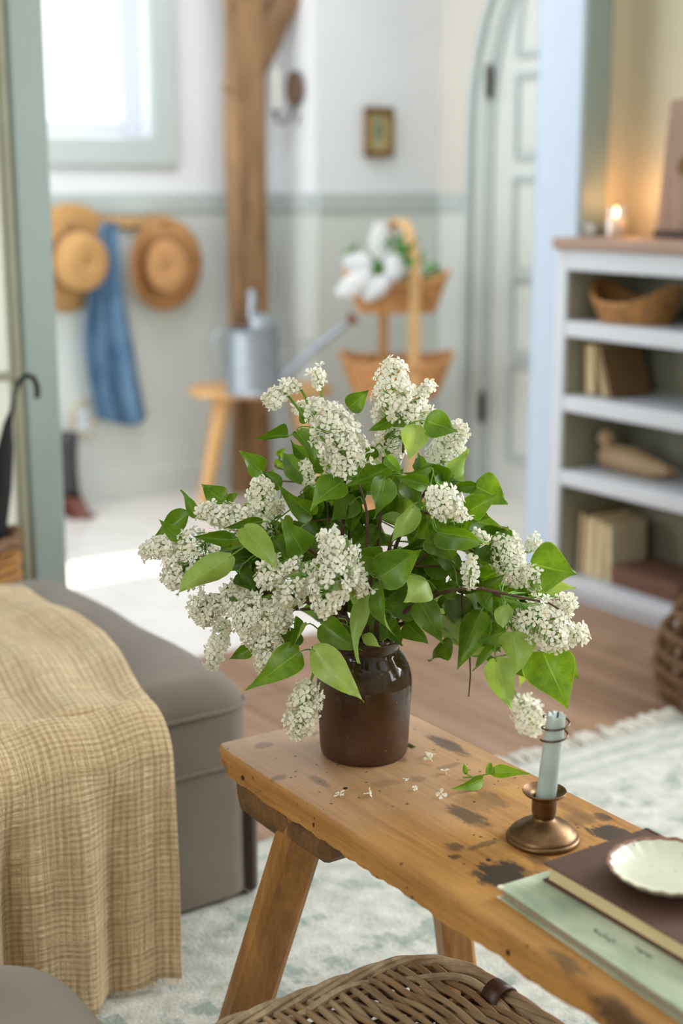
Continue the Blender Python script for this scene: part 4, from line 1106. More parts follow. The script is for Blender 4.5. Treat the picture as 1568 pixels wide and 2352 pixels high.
# px: base x,y, tip x,y, full width, depth offset base, depth offset tip, roll(deg), fold(deg), curl(deg), tone, underside
LV = [
 (600,1084,550,1034,46,.06,.05,10,12,10,.9,0),(657,1001,579,1007,44,.02,.0,35,28,20,.75,0),(682,994,722,1078,52,.0,-.02,-25,18,25,.85,0),
 (709,967,686,933,32,.0,.0,0,10,10,.85,0),(511,1151,462,1112,50,-.01,-.01,0,10,12,.78,0),(448,1187,414,1125,22,-.02,.0,20,10,10,.85,0),
 (430,1182,354,1232,48,.0,.0,10,14,20,.72,0),(411,1237,364,1192,32,-.03,-.03,0,10,10,.95,0),(522,1150,550,1133,20,.0,.0,0,10,10,.9,0),
 (714,1182,641,1117,56,-.03,-.05,0,20,-10,.72,0),(783,1109,712,1173,66,-.04,-.06,5,14,8,1.0,0),(694,1268,643,1188,66,-.07,-.08,0,10,15,.8,0),
 (528,1240,443,1232,54,-.07,-.08,0,14,15,.75,0),(600,1198,510,1214,34,-.07,-.07,20,25,30,.62,0),(611,1223,573,1262,52,-.03,-.05,0,15,10,.55,0),
 (562,1214,636,1318,58,-.10,-.11,10,20,-20,1.0,1),(628,1238,667,1302,62,-.04,-.06,-10,14,10,.7,0),(528,1278,405,1367,74,-.10,-.14,5,8,20,1.0,1),
 (550,1318,588,1360,54,-.03,-.04,0,15,10,.45,0),(611,1308,585,1335,48,-.06,-.06,0,12,10,.55,0),(826,1353,776,1342,62,-.10,-.12,10,12,-20,1.05,1),
 (832,1371,824,1524,50,-.10,-.12,15,18,35,1.0,1),(742,1436,833,1494,64,-.08,-.10,0,16,10,.72,0),(700,1437,661,1492,48,-.08,-.12,30,25,40,1.0,0),
 (684,1500,563,1586,66,-.10,-.15,-8,14,-18,1.05,0),(721,1494,836,1613,70,-.11,-.15,8,12,10,1.18,1),(728,1494,773,1564,38,-.09,-.12,-20,15,15,.95,1),
 (577,1490,525,1514,34,.0,.0,0,12,12,.7,0),(677,1449,648,1500,52,-.05,-.06,0,12,10,.5,0),
 (873,1325,968,1262,82,-.09,-.11,0,12,12,.88,0),(873,1287,806,1266,62,-.07,-.07,0,12,12,.72,0),(977,1335,930,1384,70,-.08,-.11,20,18,25,1.1,1),
 (965,1337,889,1385,58,-.05,-.07,0,14,10,.62,0),(1004,1219,1045,1294,84,-.04,-.05,0,10,8,.62,0),(1008,1223,1124,1249,70,-.06,-.09,10,16,20,.78,0),
 (874,1340,908,1463,52,-.09,-.11,20,22,30,.8,0),(963,1384,1017,1478,60,-.07,-.08,-8,14,10,.6,0),(1045,1352,998,1352,56,-.03,-.03,0,14,10,.6,0),
 (1106,1348,1163,1314,46,-.03,-.04,0,14,20,.75,0),(1221,1295,1323,1317,104,-.02,-.02,0,8,12,1.1,0),(1204,1358,1322,1350,72,.06,.08,0,8,10,1.35,1),
 (1159,1391,1155,1446,44,-.06,-.08,0,10,12,1.0,1),(1160,1450,1095,1475,58,-.03,-.04,0,12,12,.8,0),(1103,1409,1050,1538,76,-.02,-.03,0,12,10,.7,0),
 (1179,1455,1179,1552,80,-.06,-.08,0,10,15,.98,1),(1134,1492,1085,1541,38,-.02,-.03,20,20,25,.65,0),(1138,1517,1180,1638,66,-.03,-.05,0,12,12,1.0,1),
 (1247,1496,1303,1628,108,-.02,-.05,8,12,10,1.15,0),(1209,1512,1193,1582,30,.05,.06,0,10,10,1.35,1),(1300,1507,1328,1561,28,.02,.03,0,10,10,1.15,0),
 (1080,1398,1002,1422,40,.06,.07,0,10,10,1.2,0),(1104,1353,1132,1413,36,-.02,-.03,0,12,10,.85,0),(895,1438,924,1484,42,-.03,-.04,0,12,10,.6,0),
 (834,1460,874,1486,30,-.07,-.09,10,14,15,1.0,1),(1100,1248,1152,1302,54,-.01,-.01,0,12,10,.65,0),(1172,1234,1138,1213,26,.02,.02,0,12,10,.8,0),
 (803,936,846,896,46,.03,.03,0,10,12,.85,0),(893,967,846,990,46,-.03,-.05,0,14,20,.95,0),(928,964,893,980,28,-.03,-.04,0,14,20,.65,0),
 (954,978,937,1054,58,-.05,-.07,5,12,15,1.05,1),(980,967,1051,993,60,-.04,-.04,-5,14,18,.85,0),(1041,1094,1077,1031,42,.04,.05,0,10,10,1.0,1),
 (1091,1117,1166,1157,78,.02,.02,0,10,12,1.08,0),(1077,1174,1144,1136,58,-.03,-.04,0,14,20,.95,0),(1075,1170,1125,1190,48,-.02,-.02,0,12,15,.75,0),
 (1020,1106,982,1062,54,.04,.04,0,12,10,.7,0),(977,1112,904,1094,42,-.04,-.05,5,16,20,.8,0),(988,1074,922,1086,22,-.03,-.04,0,20,20,.7,0),
 (891,1076,785,1120,46,-.05,-.08,10,24,35,.78,0),(884,1100,858,1190,56,-.06,-.08,5,14,12,.72,0),(948,1163,899,1245,50,-.07,-.09,35,25,25,.95,1),
 (952,1195,908,1235,46,-.03,-.04,0,12,10,.5,0),(955,1231,976,1168,64,-.05,-.05,0,12,10,.65,0),(930,1100,968,1165,60,.0,.0,0,12,10,.62,0),
 (888,1050,924,1095,30,-.05,-.06,0,20,15,.95,0),(1090,1116,1018,1122,32,.02,.02,0,20,10,.62,0),(776,1088,762,1030,48,-.02,-.03,20,18,30,.85,0),
 (814,1148,757,1198,58,-.01,-.02,0,14,10,.55,0),(815,1150,806,1234,48,.0,.0,0,14,10,.5,0),(860,1212,802,1251,50,.0,-.01,0,14,10,.52,0),
 (690,1138,716,1172,42,.03,.03,0,12,10,.5,0),(640,1048,656,1028,22,.16,.16,0,12,10,1.2,0),(632,1068,660,1060,24,.16,.16,0,12,10,1.15,0),(612,1096,630,1078,24,.16,.16,0,12,10,1.2,0),
 (700,1050,668,1010,40,.02,.02,0,12,10,.65,0),(745,1080,722,1030,46,.02,.02,0,12,10,.6,0),(860,1030,838,1062,36,.0,.0,0,12,10,.7,0),
 (642,1120,600,1080,40,.04,.05,0,12,10,.55,0),(560,1195,500,1190,34,.02,.0,0,12,10,.6,0),
 (1110,1215,1150,1262,52,.03,.03,0,12,10,.85,0),(1040,1300,1010,1250,50,-.01,-.01,0,12,10,.62,0),
 (1060,1330,1112,1330,44,.0,.0,0,12,10,.65,0),(1180,1500,1230,1560,60,.02,.02,0,12,10,.85,0),(1110,1440,1150,1500,54,.02,.02,0,12,10,.6,0),
 (795,1440,770,1490,44,-.05,-.06,0,14,10,.55,0),(850,1390,812,1450,46,-.05,-.06,0,14,10,.55,0),(900,1420,880,1475,44,-.04,-.05,0,14,10,.6,0),
]
# clusters: base px, apex px, radius px, depth, florets, group id
CL = [
 (890,975,907,820,50,-.01,85,0),(925,990,938,885,64,.0,72,0),(968,906,996,872,22,.0,17,0),(965,1000,955,920,46,.01,45,0),(892,1050,905,985,46,.02,38,0),
 (812,1080,745,930,64,-.05,120,1),(720,965,735,915,36,-.03,24,1),(786,1075,806,1010,40,-.05,34,1),
 (640,905,612,930,31,-.01,34,2),(680,890,640,880,24,-.01,20,2),(735,880,722,846,25,.0,18,2),(700,930,672,942,20,.03,16,2),
 (1000,1080,1062,968,46,.09,92,3),
 (606,1180,597,1096,41,-.02,62,4),(640,1170,628,1150,22,.0,14,4),
 (612,1210,448,1168,38,-.03,105,5),(422,1243,318,1270,36,-.01,60,5),(478,1235,385,1345,60,-.03,120,5),
 (1008,1120,1032,1192,47,-.07,62,6),(1052,1160,1066,1200,24,-.07,15,6),
 (790,1245,738,1415,54,-.12,130,7),(770,1232,752,1270,44,-.12,42,7),(705,1300,640,1390,52,-.10,80,7),
 (812,1296,836,1372,29,-.10,34,8),(650,1290,592,1345,40,-.08,44,7),(566,1430,604,1500,36,-.05,44,11),(520,1350,560,1400,44,-.03,56,9),(500,1385,452,1430,40,-.01,44,9),(640,1400,590,1440,40,-.08,44,11),(430,1300,400,1345,34,-.03,30,5),
 (480,1372,445,1425,38,.0,42,9),(610,1380,548,1450,56,-.05,100,9),(640,1390,630,1455,44,-.07,52,9),
 (515,1430,482,1542,30,.05,58,10),
 (620,1450,612,1566,40,-.07,74,11),
 (712,1572,680,1698,46,-.09,95,12),
 (1150,1235,1190,1348,46,-.01,85,13),(1230,1355,1215,1300,28,-.02,26,13),(1082,1286,1078,1358,25,-.05,27,13),(1098,1222,1124,1252,19,-.05,12,13),(1222,1262,1228,1236,24,.10,18,13),
 (1205,1395,1300,1480,62,-.04,130,14),(1285,1375,1322,1400,28,-.03,26,14),(1318,1440,1326,1480,36,-.03,30,14),
 (1190,1605,1236,1685,42,.14,60,15),
 (700,1030,716,1140,22,.05,34,16),
]
BR = {0:('apex sprig of white lilac topping the bouquet above its centre', (885,1010)),1:('white lilac sprig directly left of the topmost one', (822,1110)),
 2:('loose white lilac sprig reaching the upper left corner of the bouquet', (735,985)),3:('pale lilac sprig at the back right of the top', (990,1105)),
 4:('small round white lilac head above the left-hand clusters', (625,1205)),5:('broad white lilac branch reaching farthest left', (628,1225)),
 6:('compact round white lilac head right of centre', (990,1180)),7:('large dense white lilac spray at the front above the jar', (812,1340)),
 8:('small white lilac tuft just right of the large front spray', (815,1340)),9:('white lilac branch drooping at the lower left', (660,1400)),
 10:('slim pale lilac spike hanging outermost at the lower left', (560,1400)),11:('white lilac spike hanging between the lower left spray and jar', (650,1430)),
 12:('conical white lilac cluster hanging beside the jar over the bench', (735,1500)),13:('white lilac branch stretching right towards the bookcase', (1090,1270)),
 14:('white lilac branch arching farthest right and down', (1150,1372)),15:('blurred white lilac head hanging low behind the taper candle', (1170,1560)),
 16:('thin white lilac spike half hidden at the left of the top', (760,1120))}
WPX = 3267.0
def pxm(P):   # pixels per metre at P
    r = P-Vector((0, 0, CH)); fw_ = SF*math.cos(TH)-Z*math.sin(TH); return FPX/r.dot(fw_)
# floret meshes
def petal_white():
    m = NT('lilac_petal'); n = m.noise(m.coord(), 260, 2)
    oi = m.n('ShaderNodeObjectInfo')
    c = m.ramp(n, [(.3, srgb(246, 244, 226)), (.7, srgb(255, 254, 246))])
    c = m.mix(m.math('MULTIPLY', m.math('POWER', oi.outputs['Random'], 4), .4), c, srgb(234, 220, 180))
    m.col(c); m.set(.55, spec=.3)
    tr = m.n('ShaderNodeBsdfTranslucent'); m.l(c, tr.inputs[0]); mx = m.n('ShaderNodeMixShader'); mx.inputs[0].default_value = .36
    m.l(m.b.outputs[0], mx.inputs[1]); m.l(tr.outputs[0], mx.inputs[2]); m.l(mx.outputs[0], m.out.inputs[0]); return m.m
PW = petal_white(); PC = plain('floret_eye', srgb(176, 150, 78), .6); SG = plain('lilac_green_stalk', srgb(112, 150, 52), .6); SB = plain('lilac_bark', srgb(84, 62, 44), .8, var=.25, scale=80, bump=.4)
def floret_mesh(k):
    m = MB(); L, Wd = .0076, .0060; tl = .008; r0 = random.Random(k)
    # tube
    m.tube([(0, 0, -tl), (0, 0, -tl*.3), (0, 0, 0)], [.0007, .0009, .0013], 5, 0, caps=False)
    spread = [.05, .25, -.2, .6][k]
    for q in range(4):
        a = q*HP+r0.uniform(-.1, .1); ca, sa_ = math.cos(a), math.sin(a); e = spread+r0.uniform(-.2, .2)
        rows = [(.0, .25), (.3, .62), (.65, 1.0), (.9, .72), (1.0, .30)]
        v = []
        for t, w in rows:
            x = .0008+L*t*math.cos(e*(.5+.5*t)); z = L*t*math.sin(e*(.5+.5*t))-.0006*t*t*4*0
            for s_ in (-1, 0, 1):
                y = s_*Wd/2*w; zz = z+.0011*abs(s_)*w+.0004*math.sin(t*6+q)
                v.append((x*ca-y*sa_, x*sa_+y*ca, zz))
        f = []
        for i in range(4):
            for j in range(2): f.append((i*3+j, i*3+j+1, i*3+j+4, i*3+j+3))
        m.add(v, f, 0)
    m.tube([(0, 0, -.0004), (0, 0, .0006)], [.0013, .0009], 6, 1)
    return m.mesh('floret', [PW, PC], smooth=True)
FM = [floret_mesh(k) for k in range(4)]
bud = MB(); bud.tube([(0, 0, -.008), (0, 0, -.001), (0, 0, .001), (0, 0, .0035), (0, 0, .0055)], [.0007, .001, .002, .0022, .0008], 6, 0); FM.append(bud.mesh('floret', [PW, PC]))

mouth = VJ+Z*(jh-.004)
stems = {}; broots = {}; sm = {}
rl = random.Random(21)
for g, (lab, (jx, jy)) in BR.items():
    cl = [c for c in CL if c[7] == g]
    dd = sum(c[5] for c in cl)/len(cl)
    J = atd(jx, jy, DC+dd*.8)
    a = math.atan2((J-VJ).y, (J-VJ).x)+rl.uniform(-.5, .5); rr = rl.uniform(.018, .036)
    P0 = mouth+Vector((rr*math.cos(a), rr*math.sin(a), 0)); Pin = VJ+Vector((-rr*.5*math.cos(a), -rr*.5*math.sin(a), .03))
    mid = P0+Vector(((J-P0).x*.22, (J-P0).y*.22, max(.05, (J-P0).z*.55+.03)))
    c2 = J-(atd(cl[0][2], cl[0][3], DC+dd)-J).normalized()*.06
    path = [Pin, P0]+bez(P0, mid, c2, J, 14)[1:]
    stems[g] = path
    br = thing('lilac_branch', tuple(P0), lab, 'lilac branch', 'white lilac branches in the jar')
    broots[g] = br
    m = MB(); n = len(path)
    m.tube(path, [.0034-.0018*i/(n-1) for i in range(n)], 8, 1)
    sm[g] = m
cnt = 0
for ci, (bx_, by_, ax, ay, rp, dd, nf, g) in enumerate(CL):
    P = atd(bx_, by_, DC+dd); Q = atd(ax, ay, DC+dd-.012+rl.uniform(-.01, .01)); R_ = rp*1.13/pxm(P)
    A = Q-P; L = A.length; A = A/L
    J = stems[g][-1]
    sm[g].tube(bez(J, J.lerp(P, .4)+A*.01, P-A*.02, P, 6), [.0022, .0021, .002, .0019, .0018, .0017, .0016], 6, 0)
    m = MB(); m.tube([P, P.lerp(Q, .5), Q-A*R_*.3], [.0017, .0013, .0007], 6, 0)
    E1 = A.orthogonal().normalized(); E2 = A.cross(E1)
    cl_o = None; locs = []
    tot = L+R_*.5
    nf = int(nf*.92)
    for k in range(nf):
        t = ((k+.5)/nf)
        t = t**.95
        pr = math.sin(math.pi*min(1, .16+.84*(1-(1-t)**1.0))*.97)**.55 if t < .5 else (1-((t-.5)/.5)**2.1*.82)
        ph = k*2.39996+rl.uniform(-.35, .35); rad = max(0, R_-.008)*pr*rl.uniform(.66, 1.12)
        dirn = E1*math.cos(ph)+E2*math.sin(ph)
        ap = P+A*(L*t*1.0-.004); pos = ap+dirn*rad+A*(R_*.12)
        nd = (dirn*(1.0-.45*max(0, t-.6))+A*(-.15+.9*t**2)+Vector((rl.uniform(-.3, .3), rl.uniform(-.3, .3), rl.uniform(-.3, .3)+.08))).normalized()
        if k >= nf-3: nd = (A+dirn*.4).normalized(); pos = Q-A*.006+dirn*.004*(nf-k)
        locs.append((pos, nd))
        m.tube([ap-A*rad*.35, pos-nd*.0075], [.0007, .0005], 3, 0, caps=False)
    br = broots[g]
    co = obj('flower_cluster', m, SG, br, loc=tuple(P))
    for (pos, nd) in locs:
        kk = rl.choices((0, 1, 2, 3, 4), (34, 26, 16, 16, 8))[0]
        o = bpy.data.objects.new('floret', FM[kk]); COL.objects.link(o); o.parent = co
        q = nd.to_track_quat('Z', 'Y') @ Matrix.Rotation(rl.uniform(0, HP), 3, 'Z').to_quaternion()
        o.rotation_mode = 'QUATERNION'; o.rotation_quaternion = q; o.location = pos-P
        s_ = rl.uniform(.82, 1.1); o.scale = (s_, s_, s_); cnt += 1
# filler leaves at the heart of the bouquet
def inside(px, py):
    return ((px-860)/240)**2+((py-1240)/175)**2 < 1 or ((px-1110)/120)**2+((py-1400)/110)**2 < 1 or ((px-600)/110)**2+((py-1290)/90)**2 < 1 or ((px-850)/100)**2+((py-1400)/60)**2 < 1
fill = []
while len(fill) < 135:
    px, py = rl.uniform(480, 1230), rl.uniform(1040, 1500)
    if inside(px, py):
        a = rl.uniform(0, 6.28); Lp = rl.uniform(60, 102)
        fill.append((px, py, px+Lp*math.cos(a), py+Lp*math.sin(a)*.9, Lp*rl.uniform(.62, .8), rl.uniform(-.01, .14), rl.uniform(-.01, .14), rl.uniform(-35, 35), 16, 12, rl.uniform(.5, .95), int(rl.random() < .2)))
def near(P):
    best = None
    for g, pth in stems.items():
        for i in range(3, len(pth)):
            d_ = (pth[i]-P).length
            if best is None or d_ < best[0]: best = (d_, g, i)
    return best
for li, (bx_, by_, tx, ty, w, d0, d1, roll, fold, curl, tone, und) in enumerate(LV+fill):
    B = atd(bx_, by_, DC+d0); T = atd(tx, ty, DC+d1)
    j = Vector((0, 0, 0))
    wid = w/pxm(B)/max(.7, math.cos(math.radians(roll)))*1.17
    roll += rl.uniform(-14, 14); m = leaf_mesh(B, T, wid, math.radians(roll), math.radians(fold*rl.uniform(.8, 2.0)), math.radians(curl+rl.uniform(-30, 45)), rl.uniform(.03, .15)*rl.choice((1, 1, -1)), math.radians(rl.uniform(-38, 38)), und, rl.uniform(.05, .13), rl.uniform(0, 6))
    dist, g, i = near(B)
    br = broots[g]
    o = obj('leaf', m, LM, br, angle=None, loc=tuple(B))
    tn = tone*rl.uniform(.94, 1.06); tn = .14+.86*tn; o.color = (tn*(1.06 if tone > 1 else .98), tn, tn*(.9 if tone > .9 else .8), 1)  # leaf's own tone, with the bouquet's inner shade put into the colour
    S0 = stems[g][i]; A = (T-B).normalized()
    mid = S0.lerp(B, .5)+Vector((0, 0, .006))
    pts = bez(S0, mid, B-A*.014, B+A*.002, 6)
    woody = dist > .13
    r0 = .0016 if woody else .0011
    sm[g].tube(pts, [r0+( .0009-r0)*q/6 for q in range(7)], 5, 1 if woody else 0)
# a few bare twigs
for g, pts in ((14, [(1062,1400),(1072,1450),(1078,1500),(1080,1550),(1076,1600)]), (13, [(940,1300),(1030,1300),(1150,1362)]), (7, [(742,1112),(752,1160),(752,1225)]), (5, [(790,1210),(770,1190),(700,1200)]), (12, [(770,1500),(752,1508),(735,1512)]), (0, [(925,1040),(926,1010),(930,985)])):
    q = [atd(x, y, DC+.0-(.08 if g == 12 else 0)) for x, y in pts]
    sm[g].tube(q, [.0018-.0009*i/(len(q)-1) for i in range(len(q))], 6, 1)
# connect the hanging twig and the branch to the right
sm[14].tube(bez(atd(1060, 1345, DC-.0), atd(1062, 1360, DC), atd(1060, 1380, DC), atd(1062, 1400, DC), 4), .0018, 6, 1)
sm[14].tube([atd(1105, 1352, DC-.06), atd(1150, 1362, DC-.06), atd(1205, 1374, DC-.06), atd(1260, 1385, DC-.05), atd(1300, 1410, DC-.04)], [.0022, .002, .0018, .0014, .001], 7, 1)
sm[13].tube(bez(atd(985, 1380, DC-.02), atd(1010, 1355, DC-.04), atd(1060, 1350, DC-.06), atd(1105, 1352, DC-.06), 6), .0022, 6, 1)
for g, m in sm.items():
    obj('stem', m, [SG, SB], broots[g])

# ================================================================== THINGS ON THE BENCH
TZ = .4503
# dropped florets and petals
FL = [(780,1828,'fallen white lilac floret nearest the front edge of the bench'),(848,1828,'fallen white floret second from the left below the jar'),
 (988,1735,'fallen white floret right of the jar foot, farthest back'),(986,1748,'fallen floret touching the farthest one, lying on its side'),(1024,1775,'fallen floret between the jar and the cut leaves'),
 (955,1812,'small yellowish fallen floret in the middle of the bench'),(1012,1830,'fallen white floret just left of the cut leaf'),(932,1793,'tiny fallen petal right of the jar')]
for i, (px, py, lab) in enumerate(FL):
    P = atz(px, py, TZ+.0016)
    o = bpy.data.objects.new('fallen_floret', FM[[0, 1, 0, 3, 1, 3, 1, 2][i]]); COL.objects.link(o); tag(o, lab, 'fallen flower', 'florets dropped on the bench')
    o.location = P+Z*(.002 if i in (3, 5) else .0024); o.rotation_euler = ((HP*.9, .2, i) if i in (1, 3, 5, 6) else (rl.uniform(-.3, .3), rl.uniform(-.3, .3), i*1.3))
    o.scale = (1, 1, 1) if i not in (5, 7) else (.6, .6, .6)
    if i in (1, 3, 5, 6): o.location.z = TZ+.0055*o.scale[0]
# cut sprig of three leaves
sp_ = thing('leaf_sprig', tuple(atz(1100, 1790, TZ)), 'bright green cut leaf sprig lying between jar and candlestick', 'leaf sprig')
def flat_leaf(b_, t_, w, zb, zt, fold, curl, roll, und=0, tone=1.3, arch_=.06):
    B = atz(b_[0], b_[1], TZ+zb); T = atz(t_[0], t_[1], TZ+zt)
    A = (T-B); L = A.length; A /= L
    m = leaf_mesh(B, T, w/pxm(B), math.radians(roll), math.radians(fold), math.radians(curl), arch_, 0, und, .05, 1.0)
    o = obj('leaf', m, LM, sp_, angle=None, loc=tuple(B)); o.color = (tone*1.02, tone, tone*.7, 1)
flat_leaf((1105,1790),(1036,1812),36,.010,.008,15,20,-25)
flat_leaf((1130,1775),(1216,1778),36,.010,.010,15,15,-25)
flat_leaf((1118,1778),(1125,1748),26,.010,.022,30,20,20)
flat_leaf((1070,1778),(1064,1751),16,.006,.018,25,20,0)
m = MB(); m.tube([atz(1062, 1786, TZ+.002), atz(1085, 1785, TZ+.004), atz(1110, 1780, TZ+.009), atz(1135, 1775, TZ+.010)], .0011, 6); m.tube([atz(1085, 1785, TZ+.004), atz(1075, 1780, TZ+.006), atz(1070, 1776, TZ+.007)], .0009, 5)
obj('stem', m, SG, sp_)
m = MB(); m.tube([atz(932, 1706, TZ+.0015), atz(944, 1712, TZ+.002), atz(954, 1716, TZ+.0015)], [.001, .0022, .0008], 6)
tag(obj('bud_scale', m, SG), 'small yellow-green bud scale lying behind the jar foot', 'bud')
# candlestick
CB = Vector((1.098, 1.177, .4503))
cs_ = thing('brass_candlestick', CB, 'low aged brass candlestick with a wide round foot on the bench', 'candlestick')
br_m = NT('aged_brass'); nb_ = br_m.noise(br_m.coord(), 30, 5, .6)
br_m.col(br_m.ramp(nb_, [(.3, srgb(98, 72, 46)), (.7, srgb(136, 106, 72))])); br_m.set(.40, .85)
br_m = br_m.m
m = MB(); m.lathe([(.001, .0), (.043, .0), (.0445, .0015), (.0448, .004), (.0435, .0062), (.0418, .0068), (.0415, .0085), (.0395, .0115), (.0362, .0135), (.0352, .0150), (.031, .0185), (.024, .0225), (.018, .0255), (.0142, .0275), (.0128, .0288), (.0125, .030)], 64, c=CB); obj('foot', m, br_m, cs_, angle=50)
m = MB(); m.lathe([(.0125, .029), (.0130, .031), (.0142, .034), (.0148, .038), (.0148, .053), (.0160, .0555), (.0205, .0572), (.0250, .060), (.0268, .0632), (.0262, .0640), (.0240, .0622), (.0185, .0592), (.0138, .057), (.0130, .052), (.0128, .034), (.001, .033)], 48, c=CB); obj('socket', m, br_m, cs_, angle=60)
# taper candle
ct = thing('taper_candle', CB+Z*.034, 'pale grey-blue taper candle leaning slightly in the brass candlestick', 'candle')
wax = NT('grey_blue_wax'); wax.col(wax.ramp(wax.noise(wax.coord(), 25, 3), [(.3, srgb(168, 182, 176)), (.7, srgb(188, 200, 194))])); wax.set(.32, 0, .5, Subsurface_Weight=.25); wax.b.inputs['Subsurface Scale'].default_value = .01; wax.b.inputs['Subsurface Radius'].default_value = (1, .9, .8)
c0 = CB+Z*.036; c1 = CB+SR*.0115+Z*.1600
m = MB(); N = 40; v = []; f = []
ax = (c1-c0).normalized(); e1 = ax.orthogonal().normalized(); e2 = ax.cross(e1)
rs_ = [(0, .0118), (.12, .0122), (.5, .0118), (.92, .0107), (.99, .0105)]
rows = []
for t, r_ in rs_: rows.append([c0.lerp(c1, t)+(e1*math.cos(2*math.pi*k/N)+e2*math.sin(2*math.pi*k/N))*r_ for k in range(N)])
def jag(k): return .0013*math.sin(k*.9)+.0011*math.sin(k*2.3+1)
rows.append([c0.lerp(c1, 1)+(e1*math.cos(2*math.pi*k/N)+e2*math.sin(2*math.pi*k/N))*.0102+ax*jag(k) for k in range(N)])
rows.append([c0.lerp(c1, 1)+(e1*math.cos(2*math.pi*k/N)+e2*math.sin(2*math.pi*k/N))*.0088+ax*(jag(k)-.0006) for k in range(N)])
rows.append([c0.lerp(c1, .97)+(e1*math.cos(2*math.pi*k/N)+e2*math.sin(2*math.pi*k/N))*.005 for k in range(N)])
for r_ in rows: v += r_
for j in range(len(rows)-1):
    for k in range(N): f.append((j*N+k, j*N+(k+1) % N, (j+1)*N+(k+1) % N, (j+1)*N+k))
f += [tuple(reversed(range(N))), tuple(range((len(rows)-1)*N, len(rows)*N))]
m.add(v, f); obj('wax_body', m, wax.m, ct, angle=50)
m = MB(); m.tube([c1-ax*.004+SR*.001, c1+ax*.002+SR*.0012, c1+ax*.0032+SR*.0018], .0011, 6); obj('wick', m, M['black'], ct)
# wire coil around the candle
cw = MB(); pts = []
for i in range(86):
    q = i/85; a = math.pi*1.0+q*2*math.pi*2.0; h = .745+.235*q
    r_ = .0158
    pts.append(c0.lerp(c1, h)+SR*(math.cos(a)*r_+.0003)+SF*(math.sin(a)*r_)+Z*.0)
cw.tube(pts, .00125, 8); cw.tube([pts[-1], pts[-1]+(pts[-1]-pts[-2]).normalized()*.004], .0013, 8)
wc_ = tag(obj('wire_coil', cw, plain('dark_bronze_wire', srgb(92, 74, 56), .35, .8)), 'thin dark bronze wire coil wound around the taper candle top', 'wire coil')
# books
def flatbook(name, c, rot, w, l, z0, th, label, mats, spine_right=True, over=.004, cth=.0022, pagecol=None):
    """c = far left corner of the cover; x to the right, y towards the near end (negative)"""
    t = thing(name, (c[0]+.05, c[1]-.1, z0), label, 'book', None)
    mt = Matrix.Translation((c[0], c[1], z0)) @ Matrix.Rotation(rot, 4, 'Z')
    m = MB(); m.box(0, -l, 0, w, 0, cth, bev=.0008, mat=mt); obj('back_cover', m, mats[0], t, smooth=False)
    m = MB()
    nu, nvv = 26, 34
    v = []; f = []
    m.box(0, -l, th-cth, w, 0, th, bev=.0008, mat=mt); tc = obj('front_cover', m, mats[0], t, smooth=False)
    m = MB()
    nl = 9
    for i in range(nl):
        za = cth+(th-2*cth)*i/nl; zb = cth+(th-2*cth)*(i+1)/nl; j = (.0006 if i % 2 else 0)+over
        m.box(j, -l+over, za, w-.003, -j, zb, mat=mt)
    obj('page_block', m, mats[1], t, smooth=False)
    m = MB()   # spine: half round strip on the right side
    pts = [(w-.001, .0), (w+.004, .001), (w+.0055, th*.5), (w+.004, th-.001), (w-.001, th)]
    v = []; f = []
    for y in (-l, 0):
        for x, z in pts: v.append(mt @ Vector((x, y, z)))
        for x, z in reversed(pts): v.append(mt @ Vector((x-.002, y, z)))
    K = len(pts)*2
    for k in range(K): f.append((k, (k+1) % K, K+(k+1) % K, K+k))
    f += [tuple(reversed(range(K))), tuple(range(K, 2*K))]
    m.add(v, f); obj('spine', m, mats[0], t, angle=60)
    return t, mt, tc
def green_cover():
    m = NT('mottled_green_cover'); vo = m.coord(); n = m.noise(m.coord((1, 1, 1), rot=(0, 0, .9)), 9, 3, .5); n2 = m.noise(m.coord((34, 9, 10), rot=(0, 0, .8)), 1, 3, .6)
    sp = m.n('ShaderNodeSeparateXYZ'); m.l(vo, sp.inputs[0])
    c = m.ramp(m.math('ADD', m.math('MULTIPLY', n, .5), m.math('MULTIPLY', n2, .5)), [(.3, srgb(116, 136, 108)), (.62, srgb(198, 205, 178))])
    m.col(c); m.bump(m.noise(vo, 300, 2), .3, .0005); return m.set(.6)
GC = green_cover(); PG = plain('greyed_pages', srgb(160, 146, 124), .9, var=.12, scale=200)
def pages():
    m = NT('cream_pages'); n = m.noise(m.coord((6, 6, 900)), 1, 3, .6); m.col(m.ramp(n, [(.3, srgb(198, 176, 128)), (.7, srgb(236, 220, 178))])); return m.set(.9)
PGC = pages()
BC = plain('dark_brown_book_cloth', srgb(82, 56, 42), .62, var=.05, scale=20, bump=.25)
GB, gmt, gtc = flatbook('green_book', (.957, 1.096), math.radians(-3.2), .225, .32, .4504, .0148, 'faded mottled green book lying lowest at the near bench edge', (GC, PG))
# worn white corner of the green cover
m = MB(); m.box(-.0008, -.007, .0122, .006, .0008, .0150, bev=.0008, mat=gmt); m.box(-.0008, -.004, -.0, .004, .0006, .0026, bev=.0008, mat=gmt)
obj('worn_corner', m, plain('bare_board', srgb(224, 216, 190), .9), GB)
